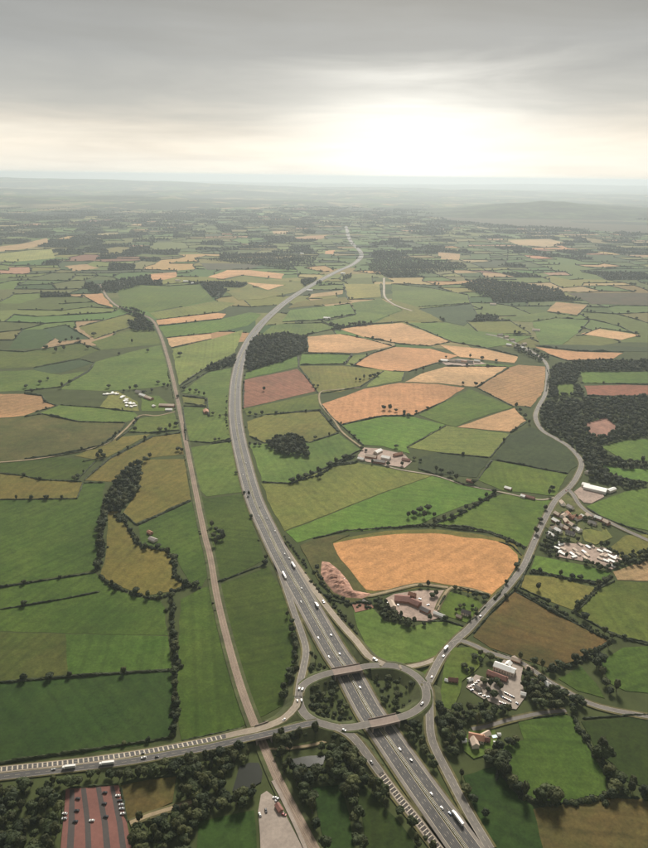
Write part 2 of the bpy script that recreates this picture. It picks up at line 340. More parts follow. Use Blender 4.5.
# ------------------------------------------------------------------ FIELDS traced on the survey grid
# (short description, crop, outline, edges that carry a hedge as vertex runs)
F = [
 # west of the railway
 ('dark pasture above the west road','deep_vignette','-14,684 24,681 100,675 171,671 175,700 173,736 140,746 20,761 -14,765',[(0,3)]),
 ('brown-green strip of the western pasture','dun','-14,632 24,633 65,634 68,675 24,679 -14,683',[]),
 ('green strip beside the stream trees','mid','65,634 120,635 168,637 171,668 120,672 68,675',[]),
 ('dark pasture left of the stream trees','mid','-14,590 24,584 95,573 115,590 135,597 160,600 165,610 168,636 65,633 -14,631',[(0,2)]),
 ('broad green pasture left of the wooded brook','mid','-14,500 77,499 83,483 104,483 101,515 100,540 96,570 24,582 -14,588',[(0,3)]),
 ('narrow olive pasture at the west edge','olive','-14,472 24,476 40,480 82,482 77,498 -14,499',[(0,3)]),
 ('green wedge below the brown meadow','mid','-14,462 24,460 61,457 96,461 77,480 40,479 24,475 -14,470',[(3,4)]),
 ('big brown meadow below the caravans','rough','-14,420 24,417 42,414 79,422 126,423 120,432 100,446 63,454 24,459 -14,462',[(1,4),(4,8)]),
 ('tan patch at the west edge','tan','-14,394 24,394 42,396 45,402 57,406 35,412 24,416 -14,419',[(1,5)]),
 ('green paddock below the caravans','pasture','41,413 60,405 100,408 134,412 139,417 127,422 78,421',[(1,3)]),
 ('straw-coloured caravan meadow','olive','106,398 109,393 118,391 137,402 139,411 120,410 100,407',[]),
 ('wide pasture above the caravans','pasture','62,386 90,370 95,362 130,352 161,345 172,384 150,388 120,390 100,391 62,389',[(0,2)]),
 ('dark strip in the western pastures','crop','33,368 80,359 94,363 60,373 40,374',[(0,2)]),
 ('western pasture with a lone tree','pasture','-14,350 24,352 80,343 100,350 78,358 33,367 -14,370',[(0,3)]),
 ('dark western paddock','pasture','-14,372 33,370 60,375 90,371 62,387 24,391 -14,392',[(3,5)]),
 ('pale olive field by the railway bend','meadow','79,327 128,314 144,320 128,328 94,339',[(0,4)]),
 ('grey-green field by the railway bend','crop','43,329 66,325 90,339 60,341',[(0,2)]),
 ('green field inside the railway bend','pasture','130,330 149,322 163,344 101,350 92,342',[]),
 ('orange corner field beside the railway','straw','82,296 102,293 113,307 97,303',[]),
 ('oval stubble patch in the far west','tan','64,266 85,264 99,268 75,271',[]),
 ('small orange field in the far west','straw','148,274 177,272 176,277 153,282',[]),
 ('far tan field at the left edge','tan','-14,248 20,244 47,238 49,244 24,249 -14,253',[]),
 ('far olive field at the left edge','yellow','-14,255 30,250 52,249 55,258 24,261 -14,262',[(0,2)]),
 ('green field north of the railway bend','lush','116,284 170,286 200,284 214,300 150,312 122,306',[(0,2)]),
 ('yellow-green field north of the railway','meadow','150,313 214,301 236,303 218,312 157,319',[]),
 # between the railway and the motorway
 ('thin orange strip west of the motorway','straw','156,320 217,313 226,314 222,318 159,325',[]),
 ('green strip between two orange strips','lush','159,327 222,319 250,312 262,314 247,326 212,333 166,337',[]),
 ('orange strip beside the railway','straw','167,338 211,334 211,338 171,347',[]),
 ('light green field beside the railway','meadow','172,349 212,339 243,330 235,352 209,366 179,386',[(4,5)]),
 ('green field west of the motorway curve','pasture','181,392 209,372 231,368 228,414 208,416 206,397 183,393',[]),
 ('small straw paddock beside the railway','olive','182,396 205,399 206,406 184,403',[(0,3)]),
 ('green field below the straw paddock','pasture','186,441 183,407 207,408 229,418 231,439 210,443',[(0,1),(4,6)]),
 ('green field left of the motorway bend','pasture','188,448 210,445 232,442 240,478 244,492 225,494 207,497 198,488',[]),
 ('dark field left of the motorway','mid','198,494 207,499 243,494 257,538 265,560 240,572 217,582 208,548',[]),
 ('long dark pasture beside the slip road','mid','219,585 268,567 283,592 292,620 300,640 303,655 298,680 289,702 268,714 254,721 241,686 228,642',[]),
 ('narrow pasture beside the railway','mid','181,600 203,588 212,586 222,625 235,670 251,721 235,731 181,741 177,700 179,640',[]),
 ('amber meadow ringed by the brook','olive','108,512 117,512 126,526 139,547 165,551 175,564 174,576 186,584 171,592 146,596 122,588 101,576 106,555 108,530',[]),
 ('olive pasture right of the brook wood','olive','144,460 184,459 191,500 136,525 123,513 140,488 137,473',[(2,4)]),
 ('green pasture between brook and railway','mid','139,526 191,502 203,535 210,574 201,587 190,584 178,562 166,549 141,545',[]),
 ('olive pasture below the farm lane','olive','84,480 110,459 153,437 181,433 186,454 143,459 137,470 113,482',[(0,3)]),
 ('olive wedge along the farm lane','olive','75,456 120,437 151,434 108,457 96,460',[]),
 ('green pasture south of the caravans','pasture','139,419 174,412 180,430 152,433 126,432 134,424',[(2,4)]),
 ('pasture beside the railway sheds','lush','142,411 141,396 158,396 173,407 174,411',[]),
 # east of the motorway
 ('green strip above the red field','lush','247,373 297,356 298,367 244,379',[]),
 ('red ploughed field beside the motorway','red','244,380 298,369 317,391 244,408',[]),
 ('green field right of the dark wood','lush','302,354 352,354 344,364 300,365',[(0,3)]),
 ('olive meadow beside the red field','olive','300,366 343,366 384,370 361,386 340,392 319,393',[]),
 ('green strip below the red field','pasture','244,409 318,394 320,409 266,414 246,415',[]),
 ('olive square beside the motorway','olive','247,422 266,415 319,411 338,432 309,442 264,443 249,436',[(1,3),(4,6)]),
 ('green pasture around the round copse','pasture','250,444 264,444 309,443 339,434 361,450 330,465 290,483 262,481',[(4,5)]),
 ('wide olive pasture below the farm','meadow','262,483 290,484 330,467 357,463 400,470 432,476 380,494 285,531 275,515 267,500',[(0,3)]),
 ('bright green pasture below the farm','lush','286,532 380,495 433,476 464,486 497,492 480,500 440,515 420,524 390,529 345,532 313,538 296,543',[]),
 ('green pasture beside the orchard road','lush','503,494 552,500 543,520 534,545 526,548 489,533 446,528 434,525 447,518 486,501',[(4,8)]),
 ('big wheat field above the earthworks','gold','333,544 350,540 387,535 431,533 470,538 495,541 508,546 518,555 517,565 504,584 491,595 456,586 431,582 399,588 375,592 366,590 350,570 338,555',[]),
 ('bright triangular pasture by the roundabout','pasture','354,607 370,605 384,621 412,627 431,622 444,622 463,628 458,634 439,655 420,662 399,664 379,660 366,646 357,628',[]),
 ('small bright paddock beside the farmyard','lush','445,596 449,592 476,600 484,606 466,623 444,616 436,611',[(5,7)]),
 ('brown field right of the main road','brown','473,636 488,618 515,592 560,616 609,641 578,660 548,668 520,659 490,648',[(2,4)]),
 ('olive field with one round tree','olive','524,575 555,578 595,588 573,611 548,601 520,588',[(4,6)]),
 ('green strip below the caravan park','lush','536,556 583,565 611,573 602,582 576,580 531,570',[(3,5)]),
 ('green field at the east edge','pasture','615,581 662,584 662,646 624,638 606,631 575,614 599,589',[(2,5),(5,7)]),
 ('tan corner field at the east edge','tan','613,572 662,556 662,582 617,580',[]),
 ('dark green field at the east edge','mid','599,661 624,648 662,646 662,694 626,692 610,684',[]),
 ('dark green wedge above the lane','mid','559,679 582,667 596,684 604,699 577,691',[]),
 ('large dark pasture at lower right','mid','518,722 566,715 574,718 583,738 596,757 607,777 606,795 561,803 529,800 512,783 498,766 503,747 524,740',[(2,5)]),
 ('dark pasture at the lower right edge','deep_vignette','581,722 624,718 662,716 662,792 626,782 612,765 598,755',[]),
 ('dark paddock beside the slip road','deep_vignette','462,776 496,767 512,790 534,808 548,864 500,864 481,822',[]),
 ('brown field at the lower right corner','brown','533,810 561,805 606,798 662,800 662,864 548,864',[]),
 ('brown field beside the coach park','brown','121,786 176,777 172,802 130,822 124,823',[]),
 ('green patch between the two ponds','deep_vignette','198,822 254,811 256,830 258,864 196,864',[]),
 ('green glade beside the railway','deep_vignette','312,788 341,786 350,818 356,864 330,864 317,813',[]),
 ('green glade beside the hatched slip road','deep_vignette','352,782 364,786 398,821 424,858 366,858 362,818',[]),
 # north-east stubble country
 ('long wheat field above the farm','straw','322,404 340,398 364,389 400,383 436,384 464,388 446,400 414,415 383,415 341,424 330,416',[]),
 ('broad wheat field below the hamlet','straw','406,382 421,374 446,367 507,367 476,387 464,386 436,383',[]),
 ('striped tan field below the hamlet','tan','477,388 508,368 518,365 546,367 544,390 531,407 522,406 514,406',[]),
 ('green wedge between two wheat fields','lush','469,389 513,407 471,420 456,427 446,425 418,415 447,401',[]),
 ('orange wedge above the dark crop','straw','457,427 514,408 526,421 510,432',[]),
 ('olive square below the green wedge','meadow','407,447 446,426 510,434 489,457 436,452',[]),
 ('green pasture right of the farm','lush','341,426 383,417 413,417 445,425 406,447 410,454 383,446 364,445',[]),
 ('dark crop block above the farm lane','crop','419,458 436,453 490,459 476,478 436,474 418,468',[]),
 ('dark crop block inside the road bend','crop','531,427 556,438 574,454 577,466 567,473 492,459 510,435',[]),
 ('green field inside the road bend','lush','495,461 567,475 556,496 503,491 477,480',[]),
 ('wheat field right of the dark wood','straw','307,337 340,334 372,340 392,346 358,353 309,352',[]),
 ('topmost large wheat field','straw','340,329 372,325 402,323 421,330 450,342 430,346 400,344 364,337',[(4,7)]),
 ('wheat field below the hamlet road','straw','353,365 370,355 396,347 430,349 458,356 440,362 408,371 390,371',[]),
 ('thin wheat strip left of the hamlet','straw','440,345 485,349 518,357 515,363 460,357',[]),
 ('green strip beside the hamlet','lush','486,363 516,366 508,367 446,366 460,363',[]),
 ('green sliver between wheat fields','meadow','346,365 352,356 368,354 352,366 388,371 405,372 402,381 366,387 384,371',[(4,6)]),
 ('orange sliver right of the hamlet','straw','535,347 577,352 622,353 613,359 567,360 549,354',[]),
 ('orange patch at the far east edge','straw','581,334 599,329 640,335 622,340',[]),
 ('tan field in the far east','tan','547,311 556,302 588,305 577,315',[]),
 ('reddish heath in the far east','heath','567,293 662,293 662,306 592,304',[]),
 ('red clearing beside the east wood','red','584,386 626,385 662,386 662,394 624,396 588,395',[]),
 ('green paddock above the red clearing','lush','580,372 662,372 662,383 584,384',[]),
 ('round green glade in the east wood','lush','556,385 573,384 574,395 558,396',[]),
 ('green field below the east wood','lush','601,447 624,441 662,438 662,462 624,460',[]),
 ('narrow green field below the east wood','lush','596,464 624,469 662,470 662,484 630,480 604,473',[]),
 ('green field beside the white depot','lush','586,507 624,492 662,486 662,534 624,525 600,516',[]),
 ('olive plot behind the village','olive','582,530 606,528 612,538 596,545 584,541',[]),
 ('olive field at the village edge','olive','610,548 625,536 662,534 662,552 616,564',[]),
 ('yellow field beside the far motorway','yellow','344,284 380,284 381,297 349,299',[]),
 ('pale stubble strip beside the far motorway','tan','312,294 343,290 343,294 309,298',[]),
 ('olive field beside the far motorway','olive','296,302 345,297 352,302 288,308',[]),
 ('green field below the far motorway','pasture','290,310 350,304 356,314 320,320 282,322',[(1,4)]),
 ('green field above the wheat','pasture','352,303 381,299 402,310 372,322 340,327 322,322 356,315',[(4,6)]),
 ('pale field above the wheat','meadow','382,298 420,306 444,322 404,321 374,323 403,310',[]),
 ('green field above the dark wood','pasture','272,326 282,324 322,323 338,328 306,335 258,337',[(1,4)]),
 ('green field right of the far lane','pasture','392,284 430,288 468,295 470,303 418,307 392,300',[(0,3)]),
 ('dark crop right of the far lane','crop','419,309 471,304 478,316 464,326 446,322',[(0,2)]),
 ('yellow-green pair of fields','meadow','466,322 510,321 531,334 500,334 478,331',[(0,3)]),
 ('green strip above the hamlet','pasture','408,323 446,323 476,331 532,336 514,344 486,348 452,342 424,330',[]),
 ('green field left of the far orange sliver','pasture','532,322 556,318 590,320 578,333 562,345 540,346',[(0,3)]),
 ('far dark green strip in the east','crop','534,345 580,345 662,348 662,352 578,351',[]),
 ('far pasture in the east','pasture','500,318 545,312 576,317 530,322 512,321',[]),
 ('orange diamond in the far centre','straw','247,283 268,280 284,285 268,290',[]),
 ('pale orange band in the far centre','straw','208,277 228,270 250,270 284,274 281,279 242,275 222,279',[]),
 ('reddish band in the far centre','heath','200,263 265,264 250,269 208,270',[]),
 ('olive field round the orange diamond','olive','222,281 242,276 280,281 312,282 296,292 262,299 238,300 226,292 246,286 268,291 286,285',[]),
 ('far tan strip below the wood band','tan','293,237 327,235 322,239 296,240',[]),
 ('pinkish far patch beside the motorway','straw','324,251 335,250 333,254 325,254',[]),
 ('tan group of far eastern fields','tan','508,240 549,239 566,243 548,247 518,245',[]),
 ('orange far field in the east','tan','437,252 460,254 459,260 441,259',[]),
 ('dark heath below the far ridge','heath','432,217 470,213 540,215 662,221 662,235 600,231 520,226 460,222',[]),
 ('far tan patch left of centre','tan','272,231 289,231 286,234 274,234',[]),
]
ZSTEP = 0.007
def poly_sheet(name, poly, mat, z, fine=12.0, wob=1.2):
    """ground sheet with a slightly uneven margin and a skirt down into the ground"""
    P = [at(x, y, 0) for x, y in poly]
    d = sum((p - CP).length for p in P) / len(P)
    Q = resample(P + [P[0]], fine * max(1, d / 900))[:-1]
    Q = [q + Vector((noise.noise(q * 0.03) * wob * 2 * d / 900, noise.noise(q * 0.03 + Vector((9, 4, 2))) * wob * 2 * d / 900, 0)) for q in Q]
    n = len(Q)
    v = [(q.x, q.y, z) for q in Q] + [(q.x, q.y, -0.3) for q in Q]
    f = [tuple(range(n))] + [(i, (i + 1) % n, n + (i + 1) % n, n + i) for i in range(n)]
    a = sum(Q[i].x * Q[(i + 1) % n].y - Q[(i + 1) % n].x * Q[i].y for i in range(n))
    if a < 0: f[0] = f[0][::-1]
    return ob(name, mesh(name, v, f, mat))
FP = []; HEDGES = []
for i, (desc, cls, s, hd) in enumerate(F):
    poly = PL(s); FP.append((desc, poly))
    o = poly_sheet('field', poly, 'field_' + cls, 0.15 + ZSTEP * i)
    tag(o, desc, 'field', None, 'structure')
    n = len(poly)
    for a, b in hd: HEDGES.append([poly[k % n] for k in range(a, b + 1)])
def near_field(x, y):
    for d_, p_ in FP:
        if inside(x, y, p_): return d_
    return None
exec_later = []

# ------------------------------------------------------------------ far ground, farmland patchwork, hills
PALETTE = [((0.066, 0.096, 0.027), 28), ((0.092, 0.116, 0.034), 26), ((0.042, 0.062, 0.022), 13), ((0.135, 0.128, 0.042), 14),
           ((0.30, 0.19, 0.10), 6), ((0.16, 0.15, 0.055), 6), ((0.16, 0.075, 0.05), 2), ('wood', 11)]
def ground_mat():
    mt, nt, b = newmat('ground'); n = NB(nt); pos = n.geo()
    vo = n.N.new('ShaderNodeTexVoronoi'); vo.inputs['Scale'].default_value = 0.0042; vo.inputs['Randomness'].default_value = 0.9
    wp = n.N.new('ShaderNodeVectorMath'); wp.operation = 'MULTIPLY_ADD'
    nz = n.N.new('ShaderNodeTexNoise'); nz.inputs['Scale'].default_value = 0.004; n.put(pos, nz.inputs['Vector'])
    n.put(nz.outputs['Color'], wp.inputs[0]); wp.inputs[1].default_value = (120, 120, 0); n.put(pos, wp.inputs[2])
    n.put(wp.outputs[0], vo.inputs['Vector'])
    sp = n.N.new('ShaderNodeSeparateColor'); n.put(vo.outputs['Color'], sp.inputs[0])
    c = n.ramp(sp.outputs[0], [(0.0, (0.024, 0.036, 0.014)), (0.30, (0.048, 0.086, 0.024)), (0.52, (0.072, 0.108, 0.030)), (0.70, (0.034, 0.062, 0.022)), (0.82, (0.115, 0.122, 0.040)), (0.93, (0.26, 0.17, 0.09))], 'CONSTANT')
    w = n.noise(pos, 0.0006, 7, 0.68, 0.6)
    c = n.mix(n.ramp(w, [(0.47, (0, 0, 0)), (0.50, (1, 1, 1))]), c, (0.015, 0.022, 0.010))
    pale = n.noise(pos, 0.0005, 6, 0.65, 1.0)
    c = n.mix(n.ramp(pale, [(0.56, (0, 0, 0)), (0.60, (.75, .75, .75))]), c, (0.24, 0.19, 0.10))
    c = n.mix(1.0, c, n.ramp(n.noise(pos, 0.02, 5, 0.7), [(0.25, (0.7,) * 3), (0.75, (1.3,) * 3)]), 'MULTIPLY')
    n.put(c, b.inputs['Base Color']); b.inputs['Roughness'].default_value = 0.95; b.inputs['Specular IOR Level'].default_value = 0.1
ground_mat()
def farm_mat():
    mt, nt, b = newmat('farmland'); n = NB(nt); pos = n.geo()
    at_ = n.N.new('ShaderNodeAttribute'); at_.attribute_name = 'crop'
    c = n.mix(1.0, at_.outputs['Color'], n.ramp(n.noise(pos, 0.03, 5, 0.65), [(0.25, (0.75,) * 3), (0.75, (1.25,) * 3)]), 'MULTIPLY')
    n.put(c, b.inputs['Base Color']); b.inputs['Roughness'].default_value = 0.95; b.inputs['Specular IOR Level'].default_value = 0.1
farm_mat()
g = 75000.0
tag(ob('ground', mesh('ground', [(-g, -4000, -0.8), (g, -4000, -0.8), (g, 68000, -0.8), (-g, 68000, -0.8)], [(0, 1, 2, 3)], 'ground')),
    'far farmland running out to the hazy horizon', 'ground', None, 'structure')
rg = random.Random(3)
CELL, NY, NX = 160.0, 110, 136
ang = R(17); ca, sa = math.cos(ang), math.sin(ang)
def gp(i, j):
    q = random.Random(i * 7919 + j * 104729 + 5)
    x = (i - NX / 2 + q.uniform(-.33, .33)) * CELL; y = (j + q.uniform(-.33, .33)) * CELL - 400
    return Vector((x * ca - y * sa * 0.5, x * sa * 0.5 + y * ca, 0))
GV = [[gp(i, j) for j in range(NY + 1)] for i in range(NX + 1)]
cellc = {}; cellid = {}
tot = sum(w for _, w in PALETTE)
fv, ff, fcol = [], [], []
FARWOOD = []
for i in range(NX + 1):
    for j in range(NY + 1): fv.append(GV[i][j])
for i in range(NX):
    for j in range(NY):
        r = rg.random()
        if i and r < 0.28: cellid[i, j] = cellid[i - 1, j]; cellc[i, j] = cellc[i - 1, j]
        elif j and r < 0.5: cellid[i, j] = cellid[i, j - 1]; cellc[i, j] = cellc[i, j - 1]
        else:
            cellid[i, j] = (i, j); q = rg.random() * tot
            for c, w in PALETTE:
                q -= w
                if q <= 0: break
            if c != 'wood': c = tuple(v * rg.uniform(.85, 1.18) for v in c)
            cellc[i, j] = c
        ctr = (GV[i][j] + GV[i + 1][j + 1]) / 2
        x, y = px(ctr)
        if ctr.length > 5200 and cellid[i, j] == (i, j) and rg.random() < .2: cellc[i, j] = 'wood'
        c = cellc[i, j]
        if y > 345: c = (0.050, 0.062, 0.022)
        if c == 'wood':
            if y < 335 and -40 < x < 690: FARWOOD.append((i, j))
            c = (0.020, 0.030, 0.012)
        b0 = i * (NY + 1) + j
        ff.append((b0, b0 + NY + 1, b0 + NY + 2, b0 + 1)); fcol.append(c)
fme = mesh('farmland', fv, ff, 'farmland')
ca_ = fme.color_attributes.new('crop', 'FLOAT_COLOR', 'CORNER')
k = 0
buf = []
for c in fcol: buf += [c[0], c[1], c[2], 1.0] * 4
ca_.data.foreach_set('color', buf)
tag(ob('farmland', fme), 'patchwork of small hedged fields towards the horizon', 'farmland', None, 'structure')

plain('woodland', (0.034, 0.046, 0.020), 0.95, 0.006, 0.85, 0.1, 0.0016)
def hills(name, label, x0, x1, d0, d1, fn, nx, ny, mat='ground'):
    v, f = [], []
    for j in range(ny + 1):
        for i in range(nx + 1):
            u, w = i / nx, j / ny
            d = d0 + (d1 - d0) * w; x = (x0 + (x1 - x0) * u) * d / d0
            v.append((x, d, -1.0 + fn(u, w, x, d)))
    for j in range(ny):
        for i in range(nx):
            a = j * (nx + 1) + i; f.append((a, a + 1, a + nx + 2, a + nx + 1))
    me = mesh(name, v, f, mat); me.polygons.foreach_set('use_smooth', [True] * len(f))
    tag(ob(name, me), label, 'hills', None, 'structure')
def fb(x, y, s): return noise.fractal(Vector((x / s, y / s, 3.3)), 1.0, 2.0, 5)
def far_terrain():
    v, f = [], []; NA, ND = 260, 110
    for j in range(ND + 1):
        d = 10500 * (64000 / 10500) ** (j / ND)
        k = min(1.0, max(0, (d - 10800) / 5000))
        for i in range(NA + 1):
            a = R(-41 + 82 * i / NA); x, y = d * math.sin(a), d * math.cos(a)
            h = fb(x, y, 3300) * 115 + fb(x + 9000, y, 11000) * 120 * min(1, d / 30000) + 10
            v.append((x, y, -3.0 + k * max(-2.0, h)))
    for j in range(ND):
        for i in range(NA):
            q = j * (NA + 1) + i; f.append((q + 1, q, q + NA + 1, q + NA + 2))
    me = mesh('far_terrain', v, f, 'ground'); me.polygons.foreach_set('use_smooth', [True] * len(f))
    tag(ob('far_terrain', me), 'rolling far country fading into the haze', 'terrain', None, 'structure')
far_terrain()
def bump(u, w): return math.sin(math.pi * min(1, max(0, u))) ** 0.8 * math.sin(math.pi * w)
hills('ridge', 'long dark wooded ridge in the haze at right', 200, 9000, 11200, 15500,
      lambda u, w, x, d: (math.exp(-((u - .36) / .15) ** 2) + .62 * math.exp(-((u - .75) / .3) ** 2)) * math.sin(math.pi * w) * (165 + 60 * fb(x, d, 1300)) - 6, 90, 24, 'woodland')
hills('far_hills', 'pale blue hills along the left horizon', -17000, 2000, 26000, 38000,
      lambda u, w, x, d: bump(u * .62 + .38, w) * max(0, 330 + 130 * fb(x, d, 6000)) , 90, 20)
hills('horizon_hills', 'faint blue hills on the right horizon', 0, 34000, 44000, 58000,
      lambda u, w, x, d: bump(u, w) * max(0, 230 + 120 * fb(x, d, 9000)), 80, 14)
hills('western_rise', 'low wooded rise in the hazy distance at left', -9000, -1500, 12500, 17000,
      lambda u, w, x, d: bump(u, w) * max(0, 90 + 60 * fb(x, d, 2400)), 70, 16)

# ------------------------------------------------------------------ roads
ROADLINES = []
def line3(s, z=0.0, step=7.0, zs=None):
    p = PL(s)
    z_ = zs if zs else [z] * len(p)
    L = smooth([at(x, y, h) for (x, y), h in zip(p, z_)], step)
    ROADLINES.append(L); return L
def dashes(pts, o, wid, on, off, dz, mb):
    acc = 0.0; run = []
    P = resample(pts, 1.5)
    C = offs(P, o, dz)
    i = 0
    while i < len(C) - 1:
        j = i; l = 0
        while j < len(C) - 1 and l < on: l += (C[j + 1] - C[j]).length; j += 1
        seg = P[i:j + 1]
        if len(seg) > 1:
            seg2 = [seg[0], seg[-1]]
            mb.strip(offs(seg2, o - wid / 2, dz), offs(seg2, o + wid / 2, dz))
        l = 0; i = j
        while i < len(C) - 1 and l < off: l += (C[i + 1] - C[i]).length; i += 1
def road(pts, half, label, mat='asphalt_worn', dz=1.25, verge=2.5, edge=True, centre=True, group=None):
    r = ribbon('road', pts, -half, half, dz, mat); tag(r, label, 'road', group, 'structure')
    if verge:
        for s in (-1, 1):
            ribbon('verge', pts, s * (half - .1) if s > 0 else -(half + verge), (half + verge) if s > 0 else -(half - .1), dz - 0.10, 'verge', r)
    if edge:
        q = MB()
        for s in (-1, 1): q.strip(offs(pts, s * (half - .55) - .12, dz + .08), offs(pts, s * (half - .55) + .12, dz + .08))
        if centre: dashes(pts, 0, .2, 4, 5, dz + .08, q)
        e = q.build('painted_line', 'paint', r); e['kind'] = 'stuff'
    return r
def embank(pts, half, parent, slope=1.8, dz=1.1):
    """grassed slopes under a raised road"""
    q = MB()
    for s in (-1, 1):
        top = offs(pts, s * (half + 1.5), dz)
        foot = []
        for p, t in zip(offs(pts, 0), top):
            h = max(0.0, t.z); d = (t - p); d.z = 0; d.normalize()
            foot.append(Vector((t.x + d.x * h * slope, t.y + d.y * h * slope, -0.4)))
        a, b = (top, foot) if s > 0 else (foot, top)
        q.strip(a, b)
    q.strip(offs(pts, -half - 1.5, dz), offs(pts, half + 1.5, dz))
    return q.build('embankment', 'bank', parent)

MWAY = line3('346,226 350,240 361,253 355,263 336,272 312,285 290,299 275,311 258,328 244,351 237,376 235,402 236.5,427 242.5,457 253.5,498 269,533 284,563 306,602 333,650 347,671 368,710 389,741 418,783 448,825 476,864', 0, 8)
def motorway():
    base = ribbon('motorway', MWAY, -19.5, 19.5, 1.15, 'verge'); tag(base, 'dual carriageway motorway sweeping from the horizon to the bottom edge', 'motorway', None, 'structure')
    for s in (-1, 1):
        a, b = sorted((s * 2.0, s * 16.2))
        ribbon('carriageway', MWAY, a, b, 1.35, 'asphalt', base)
        a, b = sorted((s * 13.2, s * 17.0))
        ribbon('hard_shoulder', MWAY, a, b, 1.45, 'shoulder', base)
    for s in (-1, 1):
        for o in (4.2, 7.8, 11.4):
            for w in (-.85, .85): ribbon('wheel_track', [p for p in MWAY if p.y < 2600], s * o + w - .5, s * o + w + .5, 1.40, 'tyre_worn', base)
    ribbon('central_reserve', MWAY, -2.0, 2.0, 1.45, 'verge', base)
    for s in (-1, 1): slabribbon('crash_barrier', MWAY, s * .7 - .07, s * .7 + .07, 1.2, 2.1, 'steel', base)
    near = [p for p in MWAY if p.y < 2600]
    q = MB()
    for s in (-1, 1):
        for o in (6.0, 9.65): dashes(near, s * o, .2, 3, 6, 1.44, q)
        for o in (2.5, 13.1): q.strip(offs(near, s * o - .18, 1.5), offs(near, s * o + .18, 1.5))
    e = q.build('lane_marking', 'paint', base); e['kind'] = 'stuff'
motorway()
HZ = 7.0
RB = [(298.5,698),(302.5,687),(312,680),(325,675),(333,673),(347,670.5),(361,668),(370,666.5),(388,666),(403,669),(417,677.5),(425,688.5),(426,700),(420,708),(409,715),(398,718.5),(383,722),(370,724.5),(352,728),(336,728),(324,725),(314,721.5),(305,715),(300,706)]
RBL = smooth([at(x, y, HZ) for x, y in RB + RB[:1]], 5)
ROADLINES.append(RBL)
def roundabout():
    r = ribbon('roundabout', RBL, -5.1, 5.1, 1.0, 'asphalt_worn'); tag(r, 'oval roundabout carried over the motorway on two bridges', 'roundabout', None, 'structure')
    q = MB()
    for s in (-1, 1): q.strip(offs(RBL, s * 4.7 - .1, 1.07), offs(RBL, s * 4.7 + .1, 1.07))
    e = q.build('painted_line', 'paint', r); e['kind'] = 'stuff'
    # grass banks everywhere except over the motorway
    mset = [p.xy for p in MWAY if p.y < 1200]
    run = []; runs = []
    for p in RBL:
        if min((p.xy - m_).length for m_ in mset) > 24: run.append(p)
        elif run: runs.append(run); run = []
    if run:
        runs.append(run)
    if len(runs) > 1 and (runs[0][0] - RBL[0]).length < 1 and (runs[-1][-1] - RBL[-1]).length < 8: runs[0] = runs.pop()[:-1] + runs[0]
    for rn in runs:
        if len(rn) > 1: embank(rn, 5.6, r, 1.6, .85)
roundabout()
def bridge(label, idx_px):
    pts = smooth([at(x, y, HZ) for x, y in idx_px], 4)
    b = empty('bridge', pts[len(pts) // 2] * 1.0); b.location.z = 0
    tag(b, label, 'bridge')
    def loc(o):
        o.data.transform(Matrix.Translation(-b.location)); return o
    loc(ribbon('surface', pts, -5.9, 5.9, 1.05, 'deck_pink', b))
    loc(slabribbon('deck', pts, -6.9, 6.9, -0.6, 0.93, 'deck_pink', b))
    for s in (-1, 1): loc(slabribbon('parapet', pts, s * 6.6 - .3, s * 6.6 + .3, .935, 2.2, 'deck_pink', b))
    for k in (0.5,):
        c = pts[len(pts) // 2]; t = (pts[-1] - pts[0]).normalized()
        q = MB(); q.box(-.6, .6, -6.2, 6.2, 0.2, HZ - .62); o = q.build('pier', 'concrete', b)
        o.rotation_euler = (0, 0, math.atan2(t.y, t.x)); o.location = Vector((c.x, c.y, 0)) - b.location
    for e, d in ((pts[0], 1), (pts[-1], -1)):
        t = (pts[-1] - pts[0]).normalized()
        q = MB(); q.box(-.8, .8, -7.4, 7.4, -0.3, HZ - .62); o = q.build('abutment', 'concrete', b)
        o.rotation_euler = (0, 0, math.atan2(t.y, t.x)); o.location = Vector((e.x, e.y, 0)) + t * d * 1.0 - b.location
bridge('pinkish road bridge of the roundabout, the farther of two over the motorway', RB[4:7])
bridge('pinkish road bridge of the roundabout, the nearer of two over the motorway', RB[15:18])

# slips and side roads; heights follow the roundabout banks
sA = line3('276,560 282,577 288.5,596 294.5,614 302,635 306,651 303.5,668 300,684 298.5,697', zs=[0, 0, 0, 0, 1, 2.5, 4.5, 6.5, 7])
road(sA, 4.6, 'grey slip road curving down left of the motorway to the roundabout')
sB = line3('281,543 291.5,559 304,576.5 323.5,603 343,627 356,641.5 368,656.5 375,661 384,665', zs=[0, 0, 0, 0, 1, 2.5, 5.5, 6.3, 7])
road(sB, 4.4, 'pale slip road right of the motorway above the roundabout', 'asphalt_pale')
sC = line3('336,728 344,731.5 354,739 366,754 384,779 401,801.5 416,820 440,852', zs=[7, 6.5, 5.5, 3.5, 1, 0, 0, 0])
rC = road(sC, 5.0, 'slip road with ladder hatching left of the motorway at the bottom', 'asphalt_worn')
sD = line3('426,684 429,692 429.5,710 430.5,734 435,749 446.5,772 460,798 472,820 490,850', zs=[7, 6.5, 5, 3, 1.5, 0, 0, 0, 0])
road(sD, 4.8, 'dark slip road right of the motorway at the bottom', 'asphalt_worn')
for p_, h_ in ((sA, 4.6), (sB, 4.4), (sC, 5.0), (sD, 4.8)):
    e_ = embank(p_, h_, None, 1.6, 1.0); e_.name = 'embankment'; tag(e_, 'grass bank under a slip road', 'embankment', 'banks of the slip roads', 'structure')
